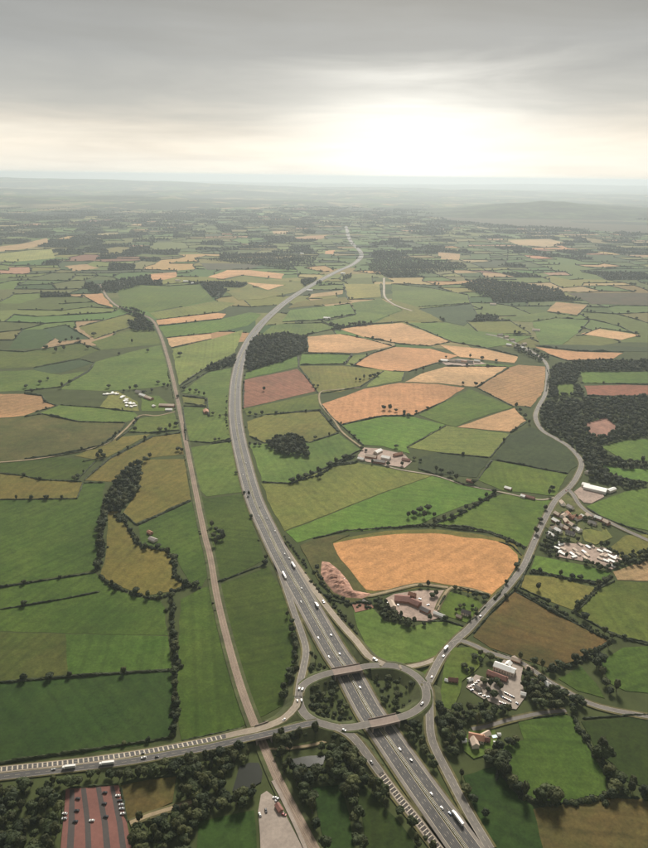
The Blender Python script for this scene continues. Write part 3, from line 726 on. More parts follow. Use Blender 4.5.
# the west road: pale hatched carriageway and a dark one below it
wz = [7, 7, 7, 7, 7, 6.5, 5, 2.5, 1, .5, 0, 0, 0]
wU = line3('298.5,700 296,707 290,714 283,720 270,726 256,730.5 244,733 210,741 158,751 106,759 60,764.5 26,768 -20,773', zs=wz)
wL = line3('318,723 305,725.5 290,729 279,732 262,736 246,739.5 209,748 170,755 128,762.5 63,770.5 24,775 -20,780', zs=[7, 7, 7, 7, 7, 6.5, 4.5, 2, 1, 0, 0, 0])
rU = road(wU, 4.3, 'pale west road carriageway with ladder hatching', 'asphalt_pale', dz=1.3, verge=1.2)
rL = road(wL, 4.4, 'dark west road carriageway with lorries on it', 'asphalt', dz=1.2, verge=1.2)
for p_, l_ in ((wU, 'grass bank under the upper west road carriageway'), (wL, 'grass bank under the lower west road carriageway')):
    for side in (0, 1):
        run = [q for q in p_ if q.z > 0.3 and (px(q)[0] > 268 if side else px(q)[0] < 254)]
        e_ = embank(run, 4.6, None, 1.5, 1.0); tag(e_, l_ + (' east of the railway', ' west of the railway')[1 - side], 'embankment', None, 'structure')
def ladder(pts, parent, o0, o1, step, wid, dz, ang_=0.0):
    q = MB(); P = resample(pts, 1.0); acc = 0
    for a, b in zip(P, P[1:]):
        acc += (b - a).length
        if acc >= step:
            acc = 0; t = (b - a); t.z = 0; t.normalize(); n = Vector((t.y, -t.x, 0))
            u = Vector((0, 0, dz)); s = t * ang_
            v0 = len(q.v)
            q.v += [tuple(a + n * o0 + u), tuple(a + n * o0 + t * wid + u), tuple(a + n * o1 + t * wid + s + u), tuple(a + n * o1 + s + u)]
            q.f.append((v0, v0 + 1, v0 + 2, v0 + 3))
    e = q.build('hatching', 'paint', parent); e['kind'] = 'stuff'
i0 = next(i for i, p in enumerate(wU) if px(p)[0] < 232)
slab_dark = ribbon('hatched_strip', wU[i0:], -2.6, 3.2, 1.36, 'asphalt', rU)
ladder(wU[i0:], rU, -2.6, 3.2, 5.0, 1.4, 1.44, 1.3)
i1 = next(i for i, p in enumerate(sC) if px(p)[1] > 772)
ribbon('hatched_strip', sC[i1:], -3.2, 3.2, 1.31, 'grey_paving', rC)
ladder(sC[i1:], rC, -3.2, 3.2, 3.8, .9, 1.39, 1.2)
q = MB()
for s in (-1, 1): q.strip(offs(sC[i1:], s * 3.9 - .7, 1.36), offs(sC[i1:], s * 3.9 + .7, 1.36))
q.build('pale_margin', 'asphalt_pale', rC)
road(line3('399,668 408,667.6 417,666 428,663 438,658.5', zs=[7, 6, 4, 1.5, 0]), 3.2, 'short pale link road above the roundabout', 'asphalt_pale')
road(line3('427,684 430.5,678 435,669 440,660 447,650.5 459,638 469,629 488,607 503,592.5 516,577 524,566 531,550 542,525 556,500 570,487 578,475 581,462 570,448 556,439 542,430.5 535.5,418 538.5,407 545.5,393 547.5,373 545,362 531,351 517,344 503,338 486,334', zs=[7, 5, 2, .5] + [0] * 25), 5.2, 'main road winding from the roundabout past the village to the hamlet', 'asphalt_worn')
road(line3('452,644 460,641.3 476,647 488,653 502,657 518,662 533,671 546,680.5 566,692 589,704 609,710 624,713 664,720'), 3.6, 'lane passing the hotel towards the lower right edge', 'asphalt_worn', centre=False)
road(line3('566,711.5 544,713.5 518,718.7 501,723 486,727.5 472,730'), 2.6, 'narrow lane to the country house', 'asphalt_worn', edge=False)
road(line3('568,490 573,495 580,506 590,514 606,521 624,530 664,548'), 4.0, 'side road curving past the white depot', 'asphalt_worn', centre=False)
road(line3('360,455 380,464 400,470 435,476 464,485 503,493 538,500 554,498'), 1.8, 'farm lane from the central farm to the main road', 'asphalt_pale', edge=False, verge=1.5)
road(line3('362,448 343,433 333.5,420 324,409 319.5,401 321,392 335,390 360,388'), 1.8, 'dirt track climbing north-west from the central farm', 'dirt_track', edge=False, verge=2)
road(line3('384,278 384,287 385,297 395,305 412,311'), 5.0, 'pale far road right of the yellow field', 'asphalt_pale', edge=False)
road(line3('175,412 157,416 140,416 125,430 110,442 88,450 51,457 20,461 -20,464'), 2.2, 'sunken lane below the caravan field', 'dirt_track', edge=False, verge=1.5)
road(line3('490,596 470,590 452,588 448,590 440,603 437,611'), 2.0, 'dirt drive from the main road to the red farm', 'dirt_track', edge=False)
road(line3('350,592 366,596 380,594 396,590 420,585 448,588'), 2.2, 'earth track along the lower edge of the wheat', 'dirt_track', edge=False)
road(line3('130,824 150,816 176,808 192,803'), 2.2, 'narrow track beside the brown corner field', 'dirt_track', edge=False)
road(line3('268,750 290,749 312,746 326,742'), 1.6, 'grassy track above the small pond', 'dirt_track', edge=False, verge=1)

# ------------------------------------------------------------------ railway
RAIL = line3('100,284 103,290 108,298 119,307 140,314 152,320 160,334 168,359 175,388 187,448 203,528 210,556 217,597 228,643 241,688 254,724 263,745 278,780 297,817 322,864', 0, 8)
def railway():
    r = ribbon('railway', RAIL, -4.9, 4.9, 1.30, 'ballast'); tag(r, 'straight double track railway on pale ballast', 'railway', None, 'structure')
    near = [p for p in RAIL if p.y < 3200]
    for o in (-2.0, 2.0):
        ribbon('trackbed', near, o - 1.3, o + 1.3, 1.38, 'trackbed', r)
        for s in (-.72, .72): slabribbon('rail', near, o + s - .08, o + s + .08, 1.39, 1.62, 'rail_steel', r)
    ribbon('cutting_side', RAIL, -9.5, -4.8, 1.18, 'bank', r); ribbon('cutting_side', RAIL, 4.8, 9.5, 1.18, 'bank', r)
railway()
def wall_strip(label, s, h, w, mat, cat='wall', name='wall'):
    P = smooth([at(x, y, 0) for x, y in PL(s)], 6)
    o = slabribbon(name, P, -w, w, -.2, h, mat); tag(o, label, cat)
wall_strip('pale concrete platform beside the railway at the bottom', '273,782 283,801 295,826 310,860', 1.9, 1.9, 'concrete', 'platform', 'platform')
rbp = [p for p in wU if 244 < px(p)[0] < 276]; rbq = [p for p in wL if 246 < px(p)[0] < 278]
def rail_bridge():
    c = (rbp[len(rbp) // 2] + rbq[len(rbq) // 2]) / 2
    b = empty('railway_bridge', (c.x, c.y, 0)); tag(b, 'low road bridge carrying the west road over the railway', 'bridge')
    for pts, o0, o1 in ((rbp, -4.6, 5.6), (rbq, -5.6, 4.6)):
        o = slabribbon('deck', pts, o0, o1, -.3, 1.12, 'concrete', b); o.data.transform(Matrix.Translation(-b.location))
        for e, e2 in ((pts[0], pts[1]), (pts[-1], pts[-2])):
            t = (e2 - e); t.z = 0; t.normalize(); q = MB().box(-.6, .6, -6.5, 6.5, -.3, e.z - .31).build('abutment', 'concrete', b)
            q.rotation_euler = (0, 0, math.atan2(t.y, t.x)); q.location = Vector((e.x, e.y, 0)) + t * .7 - b.location
    for pts, s, nm in ((rbp, 1, 'parapet'), (rbq, -1, 'parapet')):
        o = slabribbon(nm, pts, s * 5.3 - .35, s * 5.3 + .35, .6, 2.6, 'concrete', b); o.data.transform(Matrix.Translation(-b.location))
rail_bridge()

# ------------------------------------------------------------------ ponds, yards, earthworks, coach park
Z_ = 0.15 + ZSTEP * len(F)
def patch(name, s, mat, label, cat, dz=.05, wob=1.0):
    o = poly_sheet(name, PL(s), mat, Z_ + dz, 8, wob); tag(o, label, cat, None, 'structure'); return o
patch('pond', '239,767 250,763 259,764 262,774 261,783 248,790 233,792 236,778', 'water', 'dark pond among trees left of the railway', 'pond', .05)
patch('pond', '292,760 308,757 325,756 323,765 310,768 297,769', 'water', 'small dark pond right of the railway', 'pond', .06)
patch('yard', '261,796 267,792 276,799 286,812 297,826 310,862 262,862 258,812', 'concrete', 'concrete yard beside the railway at the bottom edge', 'yard', .07)
patch('rough_ground', '300,546 313,540 335,536 350,535 333,543 338,556 352,573 366,592 372,597 350,604 335,597 318,580', 'field_rough', 'rough grass between the wheat and the slip road', 'rough grass', .02)
patch('headland', '330,540 387,531 431,529 470,533 500,538 515,545 524,556 520,570 506,588 492,599 456,590 431,586 399,591 375,595 366,593 345,565', 'field_olive', 'olive grass margin round the big wheat field', 'headland', -Z_ + .14)
patch('farmyard', '384,600 394,595 420,591 440,591 447,590 437,610 441,617 428,622 412,621 395,613', 'yard', 'pinkish farmyard below the wheat field', 'yard', .08)
patch('bare_soil', '352,605 370,603 374,608 356,613', 'soil_dark', 'brown bare corner of the triangular pasture', 'bare soil', .09)
patch('car_park', '466,688 475,675 490,680 497,670 503,661 514,656 524,664 521,680 526,696 516,710 502,708 484,700', 'concrete', 'pale car park round the hotel', 'car park', .10)
patch('yard', '572,494 582,486 600,488 604,497 592,504 584,503', 'yard', 'pinkish yard of the white depot', 'yard', .11)
patch('village_ground', '548,512 556,502 566,494 574,500 588,514 606,524 602,532 584,528 580,545 556,536 546,528', 'field_rough', 'gardens and yards of the village', 'village ground', .12)
patch('caravan_park', '555,548 564,543 582,544 597,548 606,549 622,560 612,570 592,564 576,560 556,557', 'yard', 'pale ground of the mobile home park', 'caravan park', .13)
patch('farmyard', '358,456 364,448 380,449 404,455 412,462 404,468 380,464 366,462', 'yard', 'pinkish yard of the central farm', 'yard', .14)
patch('hamlet_ground', '440,361 458,359 478,361 486,364 462,366 446,365', 'yard', 'yards of the hamlet among the wheat', 'yard', .15)
patch('garden', '462,742 470,732 494,730 498,745 488,756 474,760 464,752', 'field_pasture', 'lawn round the country house', 'lawn', .16)
patch('clearing', '586,424 606,418 618,428 604,438 590,436', 'soil_dark', 'reddish clearing in the east wood', 'clearing', .17)
patch('garden', '444,664 452,648 470,648 486,656 478,668 462,682 456,704 446,716 440,700', 'field_pasture', 'lawn between the roundabout and the hotel', 'lawn', .18)
patch('verge_triangle', '404,671 418,668 432,664 438,661 430,674 424,681 416,675', 'field_pasture', 'grass triangle between the link road and the roundabout', 'grass', -.1)
# earthworks: a real heap of pink soil
def heap(label, s, h, mat, seed):
    P = [at(x, y, 0) for x, y in PL(s)]
    x0, x1 = min(p.x for p in P), max(p.x for p in P); y0, y1 = min(p.y for p in P), max(p.y for p in P)
    poly = [(p.x, p.y) for p in P]; st = 2.5
    nx, ny = int((x1 - x0) / st) + 3, int((y1 - y0) / st) + 3
    v, f = [], []
    def dist(x, y):
        m_ = 1e9
        for a, b in zip(poly, poly[1:] + poly[:1]):
            dx, dy = b[0] - a[0], b[1] - a[1]; t = max(0, min(1, ((x - a[0]) * dx + (y - a[1]) * dy) / (dx * dx + dy * dy + 1e-9)))
            m_ = min(m_, math.hypot(x - a[0] - dx * t, y - a[1] - dy * t))
        return m_
    for j in range(ny):
        for i in range(nx):
            x, y = x0 + (i - 1) * st, y0 + (j - 1) * st
            d = dist(x, y) if inside(x, y, poly) else -dist(x, y)
            k = max(0, min(1, d / 9))
            z = (Z_ + .2) * min(1, max(0, (d + 3) / 3)) - .4 * (d < -3) + h * k * (0.45 + 0.9 * abs(noise.fractal(Vector((x / 17, y / 17, seed)), 1, 2, 4)))
            v.append((x, y, z if d > -3 else -.4))
    for j in range(ny - 1):
        for i in range(nx - 1):
            a = j * nx + i
            if max(v[a][2], v[a + 1][2], v[a + nx][2], v[a + nx + 1][2]) > 0: f.append((a, a + 1, a + nx + 1, a + nx))
    o = ob('spoil_heap', mesh('spoil_heap', v, f, mat)); tag(o, label, 'earthworks', None, 'structure')
heap('pink bare earthworks between the slip road and the wheat', '322,562 329,563 339,571 348,582 353,591 372,595 362,599 346,598 334,593 325,582 321,574', 6, 'soil', 1.7)
heap('small dark red spoil heap in the earthworks', '330,574 338,573 342,582 336,586 331,581', 9, 'soil_dark', 5.2)
def coach_park():
    o = poly_sheet('coach_park', PL('66,790 119,786 127,824 134,862 60,862 63,824'), 'red_paving', Z_ + .05, 8, .3); tag(o, 'red paved coach park with dark lanes at lower left', 'car park', None, 'structure')
    for a in ('70,790.5 74.5,790.3 75,824 73,862 66,862 68.5,824', '81,789.5 86,789 90.5,824 92,862 86,862 85,824', '96,788.3 101,788 108,824 112,862 105,862 102,824', '110,787 114,786.8 123,824 128,862 122,862 117,824'):
        s = poly_sheet('paved_lane', PL(a), 'grey_paving', Z_ + .12, 30, .0); s.parent = o
coach_park()

# ------------------------------------------------------------------ trees
def crown_mesh(seed, rx, rz, zc, nblob, leaves, mat):
    q = random.Random(seed); v, f = [], []
    blobs = [(Vector((0, 0, zc)), rx * .72, rz * .78)]
    for _ in range(nblob):
        a = q.uniform(0, 6.283); e = q.uniform(-.35, 1.0); r = q.uniform(.45, .78)
        blobs.append((Vector((math.cos(a) * math.cos(e) * rx * r, math.sin(a) * math.cos(e) * rx * r, zc + math.sin(e) * rz * r)), rx * q.uniform(.26, .46), rz * q.uniform(.24, .42)))
    bm = bmesh.new(); bmesh.ops.create_icosphere(bm, subdivisions=2, radius=1)
    sv = [p.co.copy() for p in bm.verts]; sf = [tuple(p.index for p in fc.verts) for fc in bm.faces]; bm.free()
    for c, a, b in blobs:
        k = len(v)
        for s in sv:
            d = 1 + .42 * noise.noise((s * 1.9 + c) * 1.0 + Vector((seed, 0, 0))) + q.uniform(-.1, .1)
            v.append((c.x + s.x * a * d, c.y + s.y * a * d, c.z + s.z * b * d))
        f += [tuple(k + i for i in t) for t in sf]
    for _ in range(leaves):                       # sprays of leaves standing off the clumps
        c, a, b = q.choice(blobs)
        n = Vector((q.gauss(0, 1), q.gauss(0, 1), q.gauss(.3, 1))).normalized()
        p = Vector((c.x + n.x * a * q.uniform(.92, 1.25), c.y + n.y * a * q.uniform(.92, 1.25), c.z + n.z * b * q.uniform(.92, 1.25)))
        t = n.cross(Vector((q.gauss(0, 1), q.gauss(0, 1), q.gauss(0, 1)))).normalized(); w = (n * q.uniform(.0, .8) + t.cross(n)).normalized()
        s = q.uniform(.35, .75); k = len(v)
        v += [tuple(p - t * s), tuple(p + w * s * .7), tuple(p + t * s), tuple(p - w * s * .7)]; f.append((k, k + 1, k + 2, k + 3))
    return mesh('crown', v, f, mat)
def trunk_mesh(seed, h, r):
    q = random.Random(seed); v, f = [], []
    def tube(a, b, r0, r1, n=6):
        k = len(v); d = (b - a).normalized(); x = d.orthogonal().normalized(); y = d.cross(x)
        for c, rr in ((a, r0), (b, r1)):
            for i in range(n):
                t = 6.2832 * i / n; v.append(tuple(c + (x * math.cos(t) + y * math.sin(t)) * rr))
        f.extend((k + i, k + (i + 1) % n, k + n + (i + 1) % n, k + n + i) for i in range(n))
    tube(Vector((0, 0, -.5)), Vector((0, 0, h * .45)), r, r * .7); tube(Vector((0, 0, h * .45)), Vector((q.uniform(-.4, .4), q.uniform(-.4, .4), h * .8)), r * .7, r * .25)
    for i in range(5):
        a = i * 1.257 + q.uniform(-.3, .3); z = h * q.uniform(.28, .5)
        tube(Vector((0, 0, z)), Vector((math.cos(a) * h * .28, math.sin(a) * h * .28, z + h * q.uniform(.14, .26))), r * .4, r * .12, 5)
    return mesh('trunk', v, f, 'bark')
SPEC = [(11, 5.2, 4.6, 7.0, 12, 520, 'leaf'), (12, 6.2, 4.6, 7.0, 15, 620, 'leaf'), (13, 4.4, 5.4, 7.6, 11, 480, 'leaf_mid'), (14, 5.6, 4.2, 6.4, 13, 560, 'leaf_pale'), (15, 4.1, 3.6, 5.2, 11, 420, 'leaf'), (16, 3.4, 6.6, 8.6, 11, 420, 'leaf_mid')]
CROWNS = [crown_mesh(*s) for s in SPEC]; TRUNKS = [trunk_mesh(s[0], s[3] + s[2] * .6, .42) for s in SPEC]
SHRUB = [crown_mesh(31 + i, 2.6, 1.7, 1.3, 7, 160, ('hedge', 'leaf_pale')[i % 2]) for i in range(3)]
protos = bpy.data.collections.new('tree_stock'); shrubs = bpy.data.collections.new('shrub_stock')
def joined(name, a, b, coll):
    bm = bmesh.new(); bm.from_mesh(a); n0 = len(bm.faces)
    if b:
        bm.from_mesh(b); bm.faces.ensure_lookup_table()
        for fc in bm.faces[n0:]: fc.material_index = 1
    me = bpy.data.meshes.new(name); bm.to_mesh(me); bm.free()
    me.materials.append(a.materials[0]); me.materials.append(MATS['bark'])
    o = bpy.data.objects.new(name, me); coll.objects.link(o)
for a, b in zip(CROWNS, TRUNKS): joined('stock_tree', a, b, protos)
for a in SHRUB: joined('stock_shrub', a, None, shrubs)
def scatter_group(coll):
    ng = bpy.data.node_groups.new('scatter_' + coll.name, 'GeometryNodeTree')
    ng.interface.new_socket('Geometry', in_out='INPUT', socket_type='NodeSocketGeometry'); ng.interface.new_socket('Geometry', in_out='OUTPUT', socket_type='NodeSocketGeometry')
    N = ng.nodes; L = ng.links
    gi = N.new('NodeGroupInput'); go = N.new('NodeGroupOutput'); ip = N.new('GeometryNodeInstanceOnPoints'); ci = N.new('GeometryNodeCollectionInfo')
    ci.inputs['Collection'].default_value = coll; ci.inputs['Separate Children'].default_value = True; ci.inputs['Reset Children'].default_value = True
    na = N.new('GeometryNodeInputNamedAttribute'); na.data_type = 'FLOAT'; na.inputs['Name'].default_value = 'size'
    rv = N.new('FunctionNodeRandomValue'); rv.data_type = 'FLOAT_VECTOR'; rv.inputs[0].default_value = (0, 0, 0); rv.inputs[1].default_value = (0, 0, 6.28)
    L.new(gi.outputs[0], ip.inputs['Points']); L.new(ci.outputs[0], ip.inputs['Instance']); ip.inputs['Pick Instance'].default_value = True
    L.new(rv.outputs[0], ip.inputs['Rotation']); L.new(na.outputs[0], ip.inputs['Scale']); L.new(ip.outputs[0], go.inputs[0])
    return ng
SG = {'tree': scatter_group(protos), 'shrub': scatter_group(shrubs)}
def scatter(name, pts, label, cat, kind='tree', group=None):
    if not pts: return
    me = bpy.data.meshes.new(name); me.from_pydata([tuple(p) for p, s in pts], [], [])
    a = me.attributes.new('size', 'FLOAT', 'POINT'); a.data.foreach_set('value', [s for p, s in pts])
    o = ob(name, me); md = o.modifiers.new('scatter', 'NODES'); md.node_group = SG[kind]
    tag(o, label, cat, group, 'stuff'); return o
# one tree of each kind built as a thing, then copied
TREESTOCK = []
def make_tree(i):
    t = empty('tree'); c = ob('crown', CROWNS[i], t); k = ob('trunk', TRUNKS[i], t); KIDS[t.name] = [c, k]; return t
NTREE = 0
def tree(p, size, label, group=None, kind=None):
    global NTREE
    i = kind if kind is not None else NTREE % len(SPEC)
    t = empty('tree', p, random.uniform(0, 6.28)); t.scale = (size * random.uniform(.92, 1.1), size * random.uniform(.92, 1.1), size * random.uniform(.9, 1.1))
    ob('crown', CROWNS[i], t); ob('trunk', TRUNKS[i], t)
    tag(t, label, 'tree', group); NTREE += 1; return t
rw = random.Random(21)
RL2 = [p.xy for L in ROADLINES for p in L[::2] if p.y < 5000]
GRID = {}
for p in RL2: GRID.setdefault((int(p.x // 40), int(p.y // 40)), []).append(p)
def roadclear(p, d):
    for i in (-1, 0, 1):
        for j in (-1, 0, 1):
            for q in GRID.get((int(p.x // 40) + i, int(p.y // 40) + j), ()):
                if (q - p.xy).length < d: return False
    return True
MW_CLEAR = [p.xy for p in MWAY if p.y < 1500]
def fill(poly, spacing, size=(.8, 1.25), clear=10.0, holes=(), keep=1.0):
    P = [at(x, y) for x, y in poly]; out = []
    x0, x1 = min(p.x for p in P), max(p.x for p in P); y0, y1 = min(p.y for p in P), max(p.y for p in P)
    pp = [(p.x, p.y) for p in P]; y = y0
    hp = [[tuple(at(a, b).xy) for a, b in h] for h in holes]
    while y < y1:
        x = x0
        while x < x1:
            p = Vector((x + rw.uniform(-.45, .45) * spacing, y + rw.uniform(-.45, .45) * spacing, 0))
            x += spacing
            if rw.random() > keep or not inside(p.x, p.y, pp): continue
            if any(inside(p.x, p.y, h) for h in hp): continue
            if clear and not roadclear(p, clear): continue
            if clear and min((p.xy - m_).length for m_ in MW_CLEAR) < 20 + clear * .4: continue
            out.append((p, rw.uniform(*size)))
        y += spacing
    return out
PONDS = [PL('236,764 262,760 265,784 248,795 229,796'), PL('288,756 328,752 327,768 296,773')]
def wood(label, s, spacing=8.5, size=(.65, 1.4), clear=10, holes=(), keep=1.0, kind='tree', name='wood'):
    scatter(name, fill(PL(s), spacing, size, clear, holes, keep), label, 'wood' if kind == 'tree' else 'scrub', kind)
wood('dark wood in the bend beside the motorway', '247,345 257,338 282,334 306,338 307,351 284,361 250,371 245,369', 9, clear=14)
wood('small dark wood left of the motorway curve', '205,370 222,362 236,356 234,366 210,371', 9, clear=18)
wood('rounded dark copse right of the motorway', '265,446 274,440 290,436 300,440 309,452 308,457 282,456 271,450', 8.5)
wood('large dark wood inside the east edge', '538,410 548,404 577,400 600,400 624,398 664,396 664,436 624,440 600,446 582,456 571,447 557,437 543,428', 10.5, (.8, 1.2), 9, [PL('586,424 606,418 618,428 604,438 590,436')])
wood('dark tree belt between the road and the red clearing', '550,372 556,366 580,362 662,361 662,371 580,372 576,384 584,396 556,398 548,400 549,386', 10, (.8, 1.2), 9, [PL('556,385 573,384 574,395 558,396')])
wood('dark tree belt behind the white depot', '582,458 596,448 604,456 624,463 662,464 662,470 624,468 604,466 596,462 612,476 628,482 662,486 628,489 606,486 590,480', 9, (.6, 1.35), 8)
wood('trees between the village houses', '548,516 560,510 580,512 604,526 600,532 584,528 580,545 556,540 546,530', 13, (.45, .9), 7, keep=.55)
wood('dark trees round the mobile home park', '546,534 556,538 580,546 606,546 626,556 662,548 662,562 624,568 606,574 580,563 550,556 540,548', 9, (.6, .95), 8, [PL('556,548 564,543 597,547 621,560 612,569 592,564 576,559 556,556')])
wood('shrubs and trees on the left half of the roundabout island', '305,690 314,684 332,679 344,690 366,722 350,724 334,724 318,719 308,712', 8, (.5, .85), 9, keep=.7)
wood('shrubs and trees on the right half of the roundabout island', '362,674 388,671 404,674 418,684 420,697 408,709 390,714 376,700', 10, (.5, .85), 9, keep=.42)
wood('low scrub on the left half of the roundabout island', '303,690 314,683 333,678 368,723 350,725 334,725 316,720 306,712', 6, (.6, 1.2), 8, keep=.6, kind='shrub', name='scrub')
wood('low scrub on the right half of the roundabout island', '362,673 388,670 404,673 419,684 421,697 408,710 390,715', 7, (.6, 1.2), 8, keep=.4, kind='shrub', name='scrub')
wood('tree belt between the long pasture and the slip road', '284,600 290,605 299,632 301,652 297,676 289,694 283,704 277,702 288,680 293,655 290,632 285,612', 7.5, (.6, 1.0), 9)
wood('trees between the left slip road and the motorway', '305,640 311,648 330,670 314,676 306,680 305,668 310,652', 8, (.5, .9), 9, keep=.8)
wood('dark wood south of the roundabout link', '262,741 288,733 312,730 332,732 346,741 356,754 372,776 400,812 420,836 440,864 322,864 300,822 286,792 272,760', 8.5, (.6, 1.4), 8, PONDS + [PL('248,744 268,742 286,776 308,816 332,864 294,864 272,822 262,788 254,762'), PL('312,788 341,786 350,818 356,864 330,864 317,813'), PL('352,782 364,786 398,821 424,858 366,858 362,818')])
wood('dark wood between the west road and the ponds', '180,762 206,753 240,745 257,742 262,752 272,778 262,792 256,808 198,820 176,808 178,780', 8.5, (.6, 1.4), 8, PONDS + [PL('248,744 268,742 286,776 308,816 332,864 294,864 272,822 262,788 254,762')])
wood('dark tree belt along the lower side of the west road', '-16,793 60,781.5 130,772 180,764 178,776 122,783 66,788 20,792 -16,796', 7.5, (.6, 1.35), 8)
wood('dark wood at the lower left corner', '-16,796 20,792 62,790 60,824 56,864 -16,864', 9, (.6, 1.35), 8)
wood('dark wood at the bottom edge left of the yard', '134,862 128,826 160,816 200,806 196,826 194,864', 9, (.8, 1.2), 7)
wood('scrub between the motorway and the hatched slip road', '350,732 366,738 384,758 404,786 424,812 446,846 430,846 404,810 382,776 362,748', 7, (.6, 1.2), 8, keep=.55, kind='shrub', name='scrub')
wood('trees between the motorway and the lower right slip road', '392,728 404,722 424,716 426,742 438,768 456,800 470,824 462,830 440,796 412,756', 7.5, (.5, .9), 9, keep=.75)
wood('dark wood between the slip road and the country house', '436,700 444,716 462,708 486,706 512,712 500,720 470,728 462,738 462,760 450,760 440,742 436,728', 8, (.7, 1.15), 8)
wood('dark trees beside the lower right slip road', '441,762 458,770 470,794 492,826 500,864 492,864 470,818 452,784', 8, (.6, 1.0), 9, keep=.8)
wood('dark trees between the hotel and the lane', '524,664 534,674 546,684 566,696 590,707 574,714 560,708 540,709 526,700 522,684', 8.5, (.7, 1.1), 7)
wood('dark wood at the lower right edge', '606,776 612,768 626,784 662,794 662,802 610,800 607,790', 8.5, (.8, 1.3), 7)
wood('trees along the hotel lawn', '462,664 476,660 484,664 474,674 462,676', 8, (.5, .9), 6, keep=.7)
wood('dark trees below the country house', '480,756 500,746 522,738 527,744 506,750 500,766 486,768', 8, (.7, 1.1), 6)
wood('scrub along the slip road beside the earthworks', '300,566 312,580 334,603 352,624 360,638 352,632 326,600 306,576', 6, (.7, 1.4), 6, keep=.8, kind='shrub', name='scrub')
wood('thicket round the earthworks', '316,562 322,578 336,596 354,601 372,599 378,606 366,610 345,606 328,596 314,574', 6.5, (.8, 1.6), 5, keep=.8, kind='shrub', name='scrub')
wood('dark trees round the red farm', '372,602 383,600 392,612 410,622 412,628 398,626 384,618', 7, (.6, .95), 5)
wood('dark wood belt in the far west', '86,291 106,283 140,277 150,276 152,282 122,291 98,294', 16, (1.0, 1.5), 8)
wood('dark belt beside the railway bend', '118,307 136,310 146,315 140,319 124,312', 12, (.9, 1.3), 9)
wood('dark wood right of the railway bend', '128,322 144,318 152,324 154,332 132,331', 12, (.9, 1.3), 9)
wood('far dark wood beside the motorway bend', '376,257 400,256 430,261 462,263 468,268 430,274 400,276 376,275 368,270 371,262', 19, (.8, 1.2), 50)
wood('small far clump below the motorway bend', '342,277 352,274 351,278 343,281', 14, (.8, 1.1), 40)
wood('far dark wood left of the motorway bend', '206,260 240,256 280,254 318,257 314,263 300,265 288,271 262,266 220,262', 21, (.8, 1.2), 40)
wood('far dark copse above the yellow field', '300,281 318,279 322,284 304,287', 14, (1, 1.4), 20)
wood('far dark wood in the east', '460,286 480,280 520,284 560,290 566,300 548,300 520,298 486,298', 18, (1.1, 1.5), 10)
wood('far dark belt right of the hamlet', '518,344 534,350 548,356 548,364 532,360 514,350', 12, (.8, 1.1), 8, keep=.7)

MW_ALL = [p.xy for p in MWAY if p.y < 3000]
def belt(label, s, width, spacing=3.2, size=(.7, 1.7)):
    P = resample(smooth([at(x, y) for x, y in PL(s)], 6), spacing); out = []
    for p in P:
        k = .35 + 1.3 * max(0, noise.noise(p * .03) + .25)
        for _ in range(2):
            q = p + Vector((rw.gauss(0, width * .35 * k), rw.gauss(0, width * .35 * k), 0))
            if rw.random() < .85 and roadclear(q, 11) and min((q.xy - m_).length for m_ in MW_ALL) > 23: out.append((q, rw.uniform(*size) * (.7 + .3 * k)))
    scatter('scrub', out, label, 'scrub', 'shrub')
belt('bushes along the brook left of the amber meadow', '108,506 104,520 101,535 104,550 98,564 96,571', 7)
belt('bushes along the brook right of the amber meadow', '119,514 127,526 134,538 141,546 156,549 168,552 175,563 175,575 185,584 198,588', 6)
belt('bushes along the brook below the amber meadow', '100,576 112,586 124,590 146,598 162,598 172,593 186,586', 5)
belt('bushes along the stream between the dark pastures', '171,597 172,612 173,630 174,648 176,664 175,684 176,700 175,718 173,736', 7)
belt('bushes along the slanting tree row', '436,522 452,519 466,511 480,503 496,493', 5)
belt('bushes along the tree row of the copse', '290,484 306,479 320,475 332,467 346,460 358,455', 5)
belt('thick hedge bushes on the upper edge of the brown field', '517,590 538,602 560,614 590,630 610,641', 8, 3, (.8, 1.5))
belt('thick hedge bushes between the olive field and the green strip', '529,572 545,574 562,578 580,581 600,585', 6, 3, (.7, 1.4))
belt('thick hedge bushes between the olive field and the east field', '573,613 584,602 598,588 612,577', 6, 3, (.7, 1.3))
belt('thick hedge bushes below the brown field', '610,643 596,652 578,662 560,669 546,671', 8, 3, (.8, 1.5))
belt('thick hedge bushes below the wheat field', '455,588 470,592 486,598', 6, 3, (.7, 1.3))
belt('thick hedge bushes above the wheat field', '345,531 390,528 434,526 470,529 496,535 526,549', 6, 3.5, (.7, 1.4))
belt('thick hedge bushes right of the wheat field', '522,556 518,570 506,586 496,598', 5, 3.5, (.7, 1.2))
belt('thick hedge bushes round the lower right pasture', '500,768 512,786 528,801 561,805 606,799', 8, 3, (.9, 1.8))
belt('thick hedge bushes between the two right pastures', '575,719 584,740 598,758 608,778', 5, 3, (.8, 1.5))
belt('bushes on the railway side west of the motorway', '193,462 199,492 205,520 214,560 222,600 234,650 246,690 256,722', 4, 9, (.5, 1.1))
belt('bushes on the west side of the railway', '168,372 176,408 184,450 192,490 200,530 206,560 213,600 224,645 238,690 249,722', 4, 9, (.5, 1.1))
belt('bushes on the left verge of the motorway', '232,372 227,402 228,430 234,458 244,498 258,532 270,560 280,585', 5, 7, (.5, 1.2))
belt('bushes on the right verge of the motorway', '244,372 243,402 245,428 251,456 263,498 279,530 292,548 306,568', 5, 8, (.5, 1.2))
